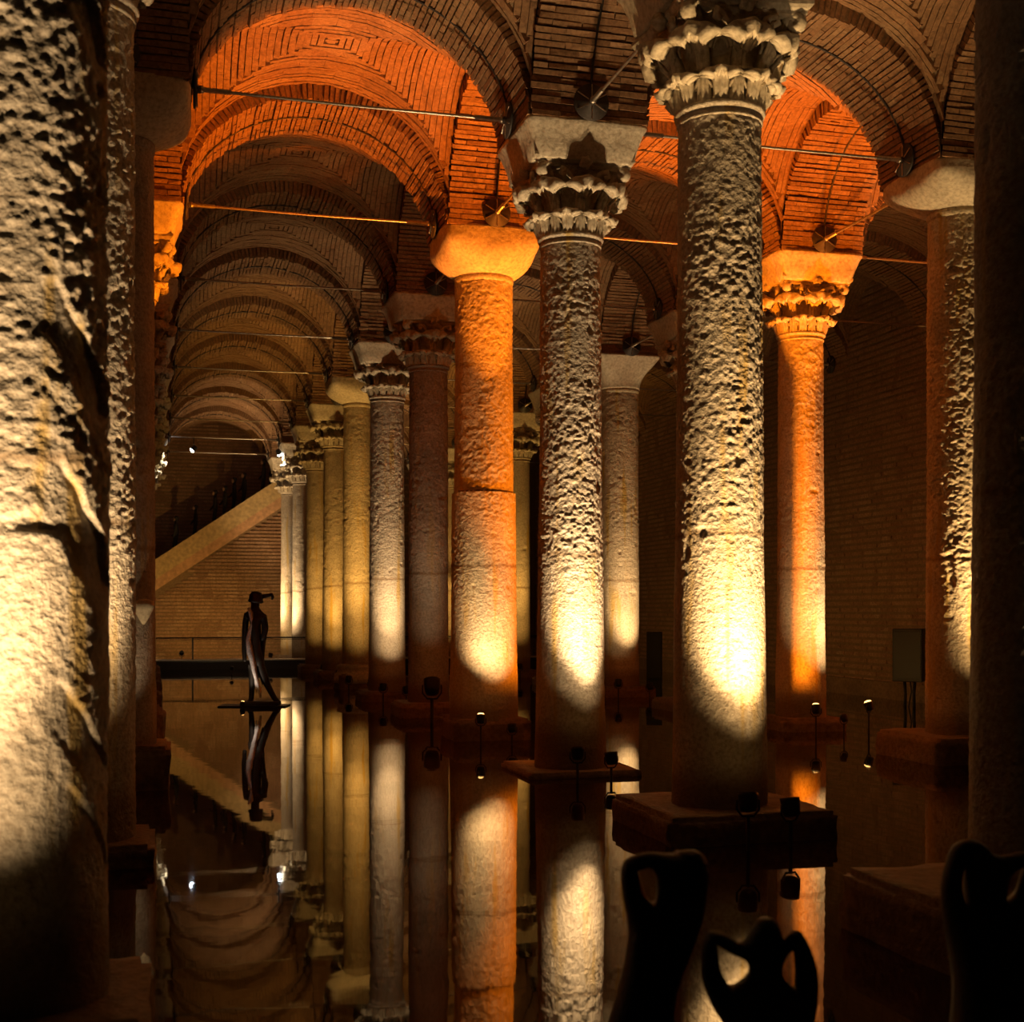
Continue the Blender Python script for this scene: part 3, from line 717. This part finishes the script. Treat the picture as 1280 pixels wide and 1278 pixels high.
def lamp(X, Y, z, target, power, color, label, size=60, scale=1.0, lens=None, group=None, blend=1.0, base=-0.45, narrow=0.0, dome=False, nsize=73):
    """spotlight on a post standing in the water; X, Y, z in bays"""
    t = thing('spotlight', label, 'spotlight', (X*S, Y*S, 0), 0, group)
    zz = z*S
    obj('post', tube('post', [(0, 0, base), (0, 0, zz-0.16*scale)], 0.022*scale, 8), M_BLACK, t)
    d = (Vector(target) - Vector((X*S, Y*S, zz))).normalized(); q = d.to_track_quat('Z', 'Y')
    for nm, me, m in (('housing', HOUS, M_BLACK), ('lens', DOME if dome else LENSM, lens or M_LENS)):
        o = obj(nm, me, m, t, loc=(0, 0, zz)); o.rotation_euler = q.to_euler(); o.scale = (scale,)*3
    yo = obj('yoke', YOKE, M_BLACK, t, loc=(0, 0, zz), rot=(0, 0, math.atan2(d.y, d.x)-math.pi/2)); yo.scale = (scale,)*3
    if power: spot(t, tuple(Vector((0, 0, zz)) + d*0.125*scale), target, power, color, size, blend)
    if narrow: spot(t, tuple(Vector((0, 0, zz)) + d*0.13*scale), (target[0], target[1], 1.60*S), narrow*0.95, color, nsize, 1.0)
    return t
def lamp_px(x, d, z, col, ztgt, power, color, label, **kw):
    X, Y = pix(x, d); c = COLS[col].location
    return lamp(X, Y, z, (c.x, c.y, ztgt*S), power, color, label, **kw)
def cpt0(row, k, z): l = COLS[(row, k)].location; return (l.x, l.y, z*S)
P0 = 900
UP = dict(size=90)
NB = 1900
lamp_px(935, 2.436, 0.095, ('C', 0), 1.15, P0*0.06, WARM, 'black spotlight on a post before the thick block of the rough column', scale=0.85, narrow=NB*0.72, nsize=70, **UP)
lamp_px(988, 2.477, 0.080, ('C', 0), 1.15, P0*0.10, WARM, 'black drum spotlight by the corner of the thick block', scale=0.85, narrow=NB*0.80, nsize=68, **UP)
lamp_px(722, 3.40, 0.080, ('C', 1), 1.3, P0*0.05, PALE, 'black spotlight on a post before the column on the thin slab', scale=0.8, narrow=NB*0.60, nsize=62, **UP)
lamp_px(764, 3.45, 0.062, ('C', 1), 1.3, P0*0.05, PALE, 'low black spotlight by the corner of the thin slab', scale=0.8, narrow=NB*0.72, nsize=62, **UP)
lamp_px(601, 4.34, 0.090, ('C', 2), 1.0, P0*0.34, WARM, 'small glowing spotlight before the orange-lit thick column', size=76, scale=0.7, dome=True)
lamp_px(640, 4.34, 0.060, ('C', 2), 0.95, P0*0.42, WARM, 'low spotlight beside the slab of the orange-lit thick column', size=76, scale=0.7)
lamp_px(540, 5.20, 0.150, ('C', 3), 0.9, P0*0.045, PALE, 'tall black floodlight standing before the dim grey column', size=90, scale=1.5, narrow=NB*0.06)
lamp_px(479, 6.22, 0.085, ('C', 4), 0.95, P0*0.054, PALE, 'small black spotlight before the white-glowing column', size=100, scale=0.8, narrow=NB*0.25)
lamp_px(508, 6.24, 0.070, ('C', 4), 0.85, P0*0.180, PALE, 'small black spotlight at the foot of the white-glowing column', size=90, scale=0.8, narrow=NB*0.3)
lamp_px(436, 7.02, 0.08, ('C', 5), 1.0, P0*0.090, GOLD, 'small spotlight before the moulded round base', size=95, scale=0.8, narrow=NB*0.4)
lamp_px(464, 7.08, 0.06, ('C', 5), 0.9, P0*0.158, GOLD, 'small spotlight to the side of the moulded round base', size=95, scale=0.8, narrow=NB*0.3)
lamp_px(423, 8.12, 0.06, ('C', 6), 0.9, P0*0.203, GOLD, 'tiny spotlight by the slim yellow-lit column', size=95, scale=0.8, narrow=NB*0.5)
lamp_px(404, 9.0, 0.06, ('C', 7), 0.9, P0*0.180, GOLD, 'tiny spotlight by the slim orange-stained column', size=95, scale=0.8, narrow=NB*0.4)
lamp_px(1020, 4.60, 0.1025, ('D', 2), 1.0, P0*0.20, WARM, 'glowing spotlight on a post before the orange acanthus column', size=80, scale=0.75, dome=True)
lamp_px(1086, 4.75, 0.1025, ('D', 2), 0.85, P0*0.338, WARM, 'glowing spotlight on a post standing alone beside the orange acanthus column', size=90, scale=0.75, narrow=NB*0.3, dome=True)
lamp_px(1055, 4.60, 0.070, ('D', 2), 0.6, 0, WARM, 'small dark spotlight on the block between two glowing ones', scale=0.6, lens=M_BLACK)
lamp_px(773, 6.48, 0.09, ('D', 4), 0.8, P0*0.045, PALE, 'black spotlight before the banded column', size=95, scale=0.8, narrow=NB*0.2)
lamp_px(812, 6.54, 0.07, ('D', 4), 0.95, P0*0.85, PALE, 'black spotlight at the foot of the banded column', size=72, scale=0.8)
lamp_px(650, 8.35, 0.09, ('D', 6), 0.9, P0*0.203, GOLD, 'small black spotlight before the slim golden column', size=95, scale=0.8, narrow=NB*0.4)
lamp(2.335+0.075, 3.48-0.30, 0.10, (2.335*S, 3.48*S, 1.0*S), P0*0.32, WARM, 'spotlight hidden behind the dark column, lighting the rough repaired-band column', narrow=NB*0.8, **UP)
lamp(1.122+0.110, 1.48-0.27, 0.10, (1.122*S, 1.48*S, 1.0*S), P0*0.15, PALE, 'spotlight lighting one flank of the shadowed column', narrow=NB*0.35, **UP)
lamp(-0.147-0.075, 1.48-0.30, 0.07, (-0.147*S, 1.48*S, 1.15*S), P0*0.26, PALE, 'spotlight in front of the huge gouged column', narrow=NB*0.62, size=104)
lamp(-0.127+0.015, 2.48-0.28, 0.10, (-0.127*S, 2.48*S, 1.1*S), P0*0.135, PALE, 'spotlight before the dark pitted column', narrow=NB*0.5, **UP)
lamp(-0.085, 3.48-0.26, 0.06, ((-0.085+0.05)*S, (3.48-0.07)*S, 0.45*S), 60, PALE, 'spotlight lighting the small stone bracket from below', size=50, scale=0.7)
for k, x in ((7, 573), (8, 548)):
    lamp_px(x, 9.3+0.95*(k-7), 0.07, ('D', k), 0.9, P0*0.225, GOLD, f'tiny distant spotlight before the middle row\'s {ORD[k+1]} column', size=95, scale=0.8, group='distant spotlights', narrow=NB*0.3)
for k, dx_ in ((2, 0.02), (3, -0.05), (4, 0.0), (6, 0.0)):
    lamp(XR['D']+0.10+dx_, YK(k)+0.20, 0.07, (XW*S, YK(k+0.45)*S, 0.9*S), P0*0.11, GOLD, f'added unseen spotlight behind {NICK[("D", k)]}, washing the brick side wall', size=140, scale=0.7)  # wall washers added out of sight to brighten the side wall
# orange floods behind the two near columns, with shutters that cut the beam to one vault
def flood(X, Y, z, power, label):
    t = thing('shuttered_flood', label, 'floodlight', (X*S, Y*S, 0)); zz = z*S
    obj('housing', bevel_box('housing', 0.22, 0.11, 0.05, 0.015, 2, (0, 0.06, zz-0.08)), M_BLACK, t)
    obj('lens', box_mesh('lens', [(0, 0.02, zz-0.026, 0.05, 0.02, 0.004)]), M_LENS_O, t)
    obj('shutter', box_mesh('shutter', [(0, -0.035, zz+0.14, 0.30, 0.004, 0.21)]), M_BLACK, t)
    obj('shutter', box_mesh('shutter', [(0, 0.165, zz+0.14, 0.30, 0.004, 0.21)]), M_BLACK, t)
    for sx in (-1, 1): obj('leg', tube('leg', [(sx*0.18, 0.06, -0.45), (sx*0.18, 0.06, zz-0.10)], 0.02, 8), M_BLACK, t)
    spot(t, (0, 0, zz), (X*S, Y*S, zz+5), power, ORANGE, 175, 0.1, 0.007)
flood(1.20, 3.83, 0.07, 7000, 'orange shuttered flood lamp hidden behind the column on the thin slab')
flood(2.59, 3.83, 0.07, 4600, 'orange shuttered flood lamp hidden behind the rough column with the repaired band')
lamp(1.20, 3.95, 0.06, cpt0('C', 2, 1.42), 800, ORANGE, 'orange spotlight aimed at the thick column with the cushion capital', size=36, lens=M_LENS_O, blend=0.8)
lamp(2.60, 3.95, 0.06, cpt0('D', 2, 1.40), 800, ORANGE, 'orange spotlight aimed at the orange acanthus column', size=36, lens=M_LENS_O, blend=0.8)
# small white spotlights hanging from the rods at the far end
def hanging(x, y, tgt, power, label):
    Y = YK(8); X = Y*math.tan(YAW + math.atan((x-640)/FPX)); d = X*SA + Y*CA; z = 0.446 - (y-HY)*d/FPX
    X += (0.5-X)*0.06
    t = thing('rod_spotlight', label, 'spotlight', (X*S, Y*S, z*S))
    dd = (Vector(tgt) - t.location).normalized()
    for nm, me, m in (('housing', HOUS, M_BLACK), ('lens', lathe('lens', [(0.005, 0.05), (0.1, 0.05), (0.09, 0.10), (0.05, 0.13), (0.005, 0.135)], 20), M_LENS_W)):
        o = obj(nm, me, m, t); o.rotation_euler = dd.to_track_quat('Z', 'Y').to_euler()
    obj('stem', tube('stem', [(0, 0, 0.05), (0, 0, ZR-z*S)], 0.015, 6), M_BLACK, t)
    spot(t, tuple(dd*0.15), tgt, power, (1.0, 0.86, 0.62), 110, 0.8)
cpt = cpt0
hanging(240, 561, (-0.085*S, (YK(8)+0.10)*S, 1.35*S), 420, 'small white spotlight hanging from a rod over the stair foot')
hanging(353, 566, (1.11*S, (YK(8)+0.10)*S, 1.35*S), 420, 'small white spotlight hanging from a rod by the bright columns')
lamp(0.86, YK(8)-0.12, 0.10, cpt('C', 8, 1.1), 350, PALE, 'spotlight on the footbridge side of the bright column', size=90, scale=0.8, narrow=1800)
lamp(0.84, YK(9)-0.12, 0.10, cpt('C', 9, 1.1), 350, PALE, 'spotlight near the stairs below the parapet', size=90, scale=0.8, narrow=1800)
lamp(0.20, YK(9)-0.55, 0.10, (0.35*S, 11.95*S, 0.75*S), 330, GOLD, 'added spotlight washing the brick wall under the lower stairs', size=130, scale=0.8)  # added lamp, no known fixture here; brightens the stair base wall
lamp(0.80, YK(9)-0.55, 0.10, (0.75*S, 11.95*S, 0.9*S), 220, GOLD, 'added spotlight washing the brick wall under the upper stairs', size=130, scale=0.8)  # second added washer for the same stair wall
lamp(0.50, YK(7)-0.30, 0.05, (0.50*S, YK(8)*S, 0.30*S), 70, PALE, 'added low spotlight in the water brightening the footbridge', size=110, scale=0.6)  # added fill lamp that lifts the footbridge edge, not a known fixture

# ------------------------------------------------------------------ footbridge with railing
YW = 10.12
fb = thing('footbridge', 'low footbridge with dark railing crossing in front of the stairs', 'footbridge', (0, YW*S, 0))
x0, x1 = XL+0.1, XW-0.05
obj('deck', box_mesh('deck', [((x0+x1)/2*S, 0.10*S, 0.045*S, (x1-x0)/2*S, 0.10*S, 0.020*S)]), M_BLACK, fb)
obj('deck_edge', bevel_box('deck_edge', (x1-x0)/2*S, 0.03, 0.018, 0.006, 1, ((x0+x1)/2*S, -0.01, 0.071*S)), M_DECK, fb)
obj('deck_boarding', box_mesh('deck_boarding', [((x0+x1)/2*S, 0.10*S, 0.071*S, (x1-x0)/2*S, 0.095*S, 0.010)]), M_DECK, fb)
obj('skirt', box_mesh('skirt', [((x0+x1)/2*S, 0.02, 0.028*S, (x1-x0)/2*S, 0.03, 0.028*S)]), M_CLOTHES, fb)
for z in (0.238, 0.225): obj('rail', tube('rail', [(x0*S, 0.05, z*S), (x1*S, 0.05, z*S)], 0.026 if z > .23 else 0.012, 8), M_BLACK, fb)
xx = 0.265
POST = box_mesh('post', [(0, 0.05, 0.155*S, 0.028, 0.028, 0.083*S)])
while xx-0.86 > x0: xx -= 0.86
while xx < x1: obj('post', POST, M_BLACK, fb, loc=(xx*S, 0, 0)); xx += 0.86
PIL = box_mesh('pile', [(0, 0.12*S, -0.12, 0.08, 0.08, 0.33)])
for i in range(6): obj('pile', PIL, M_BLACK, fb, loc=((x0+0.15+i*(x1-x0-0.3)/5)*S, 0, 0))

# ------------------------------------------------------------------ staircase
YS = 11.95
st = thing('staircase', 'sloping staircase with ochre plaster parapet above a brick base', 'staircase', (0, YS*S, 0))
SL = 0.73/1.06
def ztop(X): return 0.965 + (X-0.12)*SL
xa, xb = -1.15, 1.75
def slab(name, f0, f1, y0, y1, m):
    V = [(X*S, y, f(X)*S) for X in (xa, xb) for y in (y0, y1) for f in (f0, f1)]
    return obj(name, mesh_np(name, V, [[0,1,3,2],[4,6,7,5],[0,4,5,1],[2,3,7,6],[0,2,6,4],[1,5,7,3]]), m, st)
slab('parapet', lambda X: ztop(X)-0.165, ztop, -0.12, 0.12, M_PLASTER)
slab('coping', lambda X: ztop(X)-0.005, lambda X: ztop(X)+0.012, -0.15, 0.15, M_PLASTER)
slab('plaster_band', lambda X: ztop(X)-0.262, lambda X: ztop(X)-0.165, -0.10, 0.12, M_PLASTER2)
slab('base_wall', lambda X: -0.06, lambda X: ztop(X)-0.262, -0.05, 0.12, M_MORTAR)
# bricks of the base wall
bh, bl = 0.15, 0.46; BVs = []
for r in range(int(1.9*S/bh)):
    z = (r+0.5)*bh - 0.1
    for c in range(int((xb-xa)*S/bl)):
        s = xa*S + (c+0.5*(r % 2)+0.5)*bl
        if z+bh*0.5 > (ztop((s-bl*0.5)/S)-0.258)*S: continue
        BVs.append(BOXV*np.array([bl*0.5-0.01, 0.03+random.uniform(0, .012), bh*0.5-0.028]) + np.array([s, -0.05, z]))
n = len(BVs); b = obj('bricks', mesh_np('bricks', np.concatenate(BVs), (BOXF[None]+8*np.arange(n)[:, None, None]).reshape(-1, 4)), M_WBRICK, st); b['kind'] = 'stuff'
STEP = box_mesh('step', [(0, 0.19*S, 0, 0.165, 0.16*S, 0.6)])
def ztread(X): return ztop(X)*S - 0.42
ns = 34
for i in range(ns):
    X = xa + (i+0.5)*(xb-xa)/ns; obj('step', STEP, M_PLASTER2, st, loc=(X*S, 0, ztread(X)-0.6)).scale = ((xb-xa)*S/ns/0.33, 1, 1)
obj('stair_core', mesh_np('stair_core', [(X*S, y, z) for X in (xa, xb) for y in (0.13, 0.35*S) for z in (-0.3, ztread(X)-1.0)], BOXF), M_MORTAR, st)

# ------------------------------------------------------------------ figures (skin)
def skin(name, verts, edges, mt, parent=None, loc=(0, 0, 0), rot=(0, 0, 0), root=0, lev=2):
    """verts: (x,y,z,r) or (x,y,z,rx,ry)"""
    me = bpy.data.meshes.new(name); me.from_pydata([v[:3] for v in verts], edges, [])
    o = obj(name, me, mt, parent, loc, rot)
    m = o.modifiers.new('skin', 'SKIN'); m.use_smooth_shade = True
    sv = me.skin_vertices[0].data
    for i, v in enumerate(verts):
        sv[i].radius = (v[3], v[4] if len(v) > 4 else v[3]); sv[i].use_root = (i == root)
    s = o.modifiers.new('sub', 'SUBSURF'); s.levels = lev; s.render_levels = lev
    return o
def person(X, Y, z, h, rz, label, hair=(0.02, 0.015, 0.01)):
    t = thing('person', label, 'person', (X*S, Y*S, z), rz, 'people on the stairs')
    k = h/1.75
    V = [(0, 0, 0.95, .15, .11), (0, 0, 1.15, .14, .10), (0, 0, 1.38, .17, .10), (0, 0, 1.50, .06), (0, .01, 1.58, .085, .095), (0, .01, 1.70, .075, .085),
         (.19, 0, 1.40, .06), (.25, .03, 1.15, .045), (.22, .16, 0.98, .04), (.20, .22, .93, .035), (-.19, 0, 1.40, .06), (-.25, .0, 1.15, .045), (-.24, .06, 0.90, .04), (-.23, .08, .84, .035),
         (.09, 0, 0.88, .09), (.10, .04, 0.48, .065), (.10, -.02, 0.08, .045), (.10, .10, 0.04, .04), (-.09, 0, 0.88, .09), (-.10, .08, 0.50, .065), (-.10, .06, 0.08, .045), (-.10, .18, 0.04, .04)]
    V = [tuple(q*k for q in v) for v in V]
    E = [(0,1),(1,2),(2,3),(3,4),(4,5),(2,6),(6,7),(7,8),(8,9),(2,10),(10,11),(11,12),(12,13),(0,14),(14,15),(15,16),(16,17),(0,18),(18,19),(19,20),(20,21)]
    skin('body', V, E, M_CLOTHES, t, lev=1)
    bm = bmesh.new(); bmesh.ops.create_uvsphere(bm, u_segments=12, v_segments=8, radius=0.085*k)
    for v in bm.verts:
        v.co.z *= 1.2; v.co.z += 1.63*k; v.co.y += 0.045*k; v.co.y = max(v.co.y, 0.03*k)
    obj('face', bm, M_SKIN, t)
    bm = bmesh.new(); bmesh.ops.create_uvsphere(bm, u_segments=12, v_segments=8, radius=0.105*k)
    for v in bm.verts: v.co.z = max(v.co.z, -0.06*k)+1.68*k; v.co.y -= 0.015*k
    obj('hair', bm, M_CLOTHES, t)
    return t
PEO = [(0.20, 1.72, 'person in dark clothes lowest on the stairs, by the bright column'), (0.385, 1.68, 'person in dark clothes coming down the lower stairs'), (0.51, 1.76, 'person in dark clothes following close behind on the lower stairs'),
       (0.62, 1.65, 'person in dark clothes at the middle of the stairs'), (0.70, 1.78, 'taller person in dark clothes at the middle of the stairs'), (0.80, 1.70, 'person in dark clothes on the upper middle stairs'),
       (0.93, 1.72, 'person in dark clothes on the upper stairs'), (1.02, 1.66, 'shorter person in dark clothes high on the stairs'), (1.11, 1.75, 'person in dark clothes highest on the stairs')]
for i, (X, h, lab) in enumerate(PEO):
    Xs = xa + (math.floor((X-xa)/(xb-xa)*ns)+0.5)*(xb-xa)/ns
    person(Xs, YS+0.10+0.10*((i*2) % 3)/2, ztread(Xs), h, math.pi*0.5+random.uniform(-.3, .3), lab)

# ------------------------------------------------------------------ statue on a plate in the water
d = 6.11; X, Y = pix(318, d); px = d*S/FPX      # metres per pixel there
sd = thing('statue', 'tall dark bronze statue of a striding figure with pale drapery in the water', 'statue', (X*S, Y*S, 0), -YAW)
def q(x, y, r, yy=0.0, r2=None): return ((x-318)*px, yy, (883-y)*px, r*px, (r2 or r)*px)
V = [q(321, 824, 8.5, 0, 8), q(320, 806, 8.5, 0, 7), q(320, 788, 11.5, 0, 7), q(319, 769, 11, 0, 6), q(319, 761, 4.5), q(319, 755, 6.5), q(319, 748, 5.5),
     q(308, 770, 4.6), q(306, 790, 4), q(305, 812, 3.2), q(306, 828, 2.8), q(330, 772, 4.8), q(332, 788, 4.4), q(327, 802, 3.4),
     q(316, 838, 5.5), q(315, 858, 4), q(314, 876, 3.4), q(308, 880, 3), q(327, 838, 6), q(335, 858, 4.4), q(344, 875, 3.6), q(350, 880, 3)]
E = [(0,1),(1,2),(2,3),(3,4),(4,5),(5,6),(3,7),(7,8),(8,9),(9,10),(3,11),(11,12),(12,13),(0,14),(14,15),(15,16),(16,17),(0,18),(18,19),(19,20),(20,21)]
skin('body', V, E, M_BRONZE, sd)
ht = obj('hat', lathe('hat', [(0.0, 0.20), (0.10, 0.19), (0.15, 0.12), (0.155, 0.02), (0.17, 0.0), (0.17, -0.02), (0.14, -0.05)], 24), M_BRONZE, sd, loc=(0.03, 0, (883-751)*px), rot=(0, 0.12, 0))
obj('plume', tube('plume', [(0.10, 0, 0.10), (0.22, 0, 0.13), (0.33, 0, 0.17), (0.36, 0, 0.12), (0.35, 0, 0.06)], [0.05, 0.045, 0.045, 0.04, 0.02], 8), M_BRONZE, ht)
rib = [(312, 760), (315, 766), (317, 780), (313, 790), (312, 800), (314, 815), (317, 826), (319, 838), (322, 850), (326, 862), (327, 872)]
obj('drapery', tube('drapery', [((x-318)*px, -0.13, (883-y)*px) for x, y in rib], [0.03, 0.05, 0.035, 0.045, 0.06, 0.075, 0.06, 0.05, 0.04, 0.04, 0.02], 10), M_CLOTH, sd)
obj('drapery', tube('drapery', [((x-318)*px, -0.10, (883-y)*px) for x, y in [(317, 766), (320, 780), (321, 800), (320, 820), (321, 836), (320, 852), (322, 866)]], [0.02, 0.02, 0.022, 0.025, 0.02, 0.018, 0.01], 8), M_CLOTH, sd)
obj('cloak', tube('cloak', [((x-318-3)*px, 0.05, (883-y)*px) for x, y in [(331, 775), (333, 790), (330, 815), (329, 840), (331, 856)]], [0.04, 0.06, 0.06, 0.05, 0.02], 10), M_BRONZE, sd)
lamp(*pix(303, 6.0), 0.02, (X*S, Y*S, 1.3), 22, (1.0, 0.8, 0.62), 'tiny lamp at the foot of the bronze statue', size=80, scale=0.5, dome=True)
obj('plate', bevel_box('plate', 42*px, 0.34, 0.015, 0.008, 1, (0, 0, 0.012)), M_BLACK, sd)
obj('rock', bevel_box('rock', 24*px, 0.18, 0.05, 0.03, 2, (8*px, 0, 0.06)), M_BRONZE, sd)
obj('footing', box_mesh('footing', [(0, 0, -0.22, 0.5, 0.25, 0.23)]), M_BLACK, sd)

# ------------------------------------------------------------------ raised-arm sculptures in the foreground
def sculpture(cx, d, J, E, label, base=None):
    X, Y = pix(cx, d); m = d*S/FPX; yw = HY + 0.446*FPX/d
    t = thing('sculpture', label, 'sculpture', (X*S, Y*S, 0), -YAW, None)
    V = [((j[0]-cx)*m, (j[3] if len(j) > 3 else 0)*m, (yw-j[1])*m, j[2]*1.22*m, (j[4] if len(j) > 4 else j[2]*1.0)*m) for j in J]
    skin('figure', V, E, M_BRONZE, t)
    obj('base', plinth_mesh(0.18, 0.17, 0.10, int(cx) % 50), M_PLINTH, t)
    return t
# joints: x, y, radius (pixels), depth offset (pixels)
E0 = [(9,4),(13,4),(5,22),(0,1),(1,2),(2,3),(3,4),(4,5),(2,6),(6,7),(7,8),(8,9),(2,10),(10,11),(11,12),(12,13),(0,14),(14,15),(15,16),(16,17),(0,18),(18,19),(19,20),(20,21)]
d1 = 1.04; yw1 = HY + 0.446*FPX/d1
J1 = [(790,1285,38), (812,1225,34), (836,1165,36), (846,1130,18), (857,1100,27), (866,1074,22),
      (800,1150,19), (790,1112,14), (786,1082,13), (815,1074,11), (864,1148,18), (874,1116,14, 18), (880,1088,13, 14), (858,1076,11, 8),
      (770,1335,30), (762,1395,22), (768,yw1-35,16), (760,yw1-14,12, -14), (815,1335,30), (832,1395,22), (836,yw1-35,16), (840,yw1-14,12, -14), (869,1062,9)]
sculpture(815, d1, J1, E0, 'dark leaning sculpture with arms folded over its head before the thick block')
d2 = 0.98; yw2 = HY + 0.446*FPX/d2
J2 = [(965,1345,46), (962,1290,48), (956,1252,40), (956,1216,16), (957,1188,22), (958,1158,19),
      (903,1252,20), (887,1215,13), (888,1168,12), (922,1188,9), (1008,1252,20), (1008,1210,15), (996,1166,11), (982,1190,9, 6),
      (940,1395,34), (936,1440,24), (936,yw2-32,16), (930,yw2-14,12, -14), (990,1395,34), (996,1440,24), (996,yw2-32,16), (1000,yw2-14,12, -14), (958,1146,8)]
sculpture(960, d2, J2, E0, 'dark broad sculpture holding both hands to its head in front of lit reflection')
d3 = 1.10; yw3 = HY + 0.446*FPX/d3
J3 = [(1232,1290,40), (1234,1230,38), (1234,1165,40), (1226,1128,18), (1224,1100,25), (1222,1066,22),
      (1194,1150,18), (1188,1105,13), (1200,1058,13), (1220,1056,11), (1272,1150,18), (1284,1118,13), (1290,1072,13), (1258,1080,11),
      (1212,1345,30), (1206,1385,22), (1206,yw3-30,16), (1200,yw3-14,12, -14), (1252,1345,30), (1256,1385,22), (1256,yw3-30,16), (1260,yw3-14,12, -14), (1222,1054,9)]
sculpture(1230, d3, J3, E0, 'dark sculpture with raised elbows standing against the shadowed column')

# ------------------------------------------------------------------ cabinets by the side wall, stone bracket
def cabinet(x0, x1, yt, yb, d, label, rz):
    X, Y = pix((x0+x1)/2, d); m = d*S/FPX; z0 = H-(yb-HY)*m; z1 = H-(yt-HY)*m; wd = (x1-x0)*m/2/1.25
    t = thing('cabinet', label, 'cabinet', (X*S, Y*S, 0), rz)
    obj('body', bevel_box('body', wd, wd*0.8, (z1-z0)/2, 0.02, 2, (0, 0, (z0+z1)/2)), M_BLACK, t)
    obj('door', bevel_box('door', wd*0.9, 0.012, (z1-z0)/2-0.06, 0.006, 1, (0, -wd*0.8-0.006, (z0+z1)/2)), M_BLACK, t)
    for s in (-1, 1): obj('leg', tube('leg', [(s*wd*0.35, 0, -0.45), (s*wd*0.28, 0, z0*0.5), (s*wd*0.35, 0, z0+0.03)], 0.035, 8), M_BLACK, t)
    obj('cable', tube('cable', [(wd*0.1, -wd*0.3, z0+0.02), (wd*0.2, -wd*0.4, z0*0.6), (0, -wd*0.3, 0.02), (0, -wd*0.3, -0.3)], 0.018, 6), M_BLACK, t)
    return t
cabinet(1114, 1160, 786, 852, 6.1, 'black metal cabinet on legs before the brick wall', -0.75)
cabinet(806, 830, 790, 850, 8.6, 'black metal cabinet half hidden beside the banded column', -0.4)
X, Y = pix(183, 3.0); z = 0.446 - (770-HY)*3.0/FPX
br = obj('stone_bracket', loft_square('stone_bracket', [(0.01, .3, -0.16), (0.05, .2, -0.10), (0.11, .15, 0.02), (0.125, .15, 0.06), (0.11, .3, 0.11), (0.05, .6, 0.14)], 24, 0.012, 3), M_CAP, loc=((XR['B']+0.055)*S, (YK(1)-0.070)*S, z*S+0.05))
tag(br, 'small pale stone bracket jutting from a shadowed column', 'bracket')
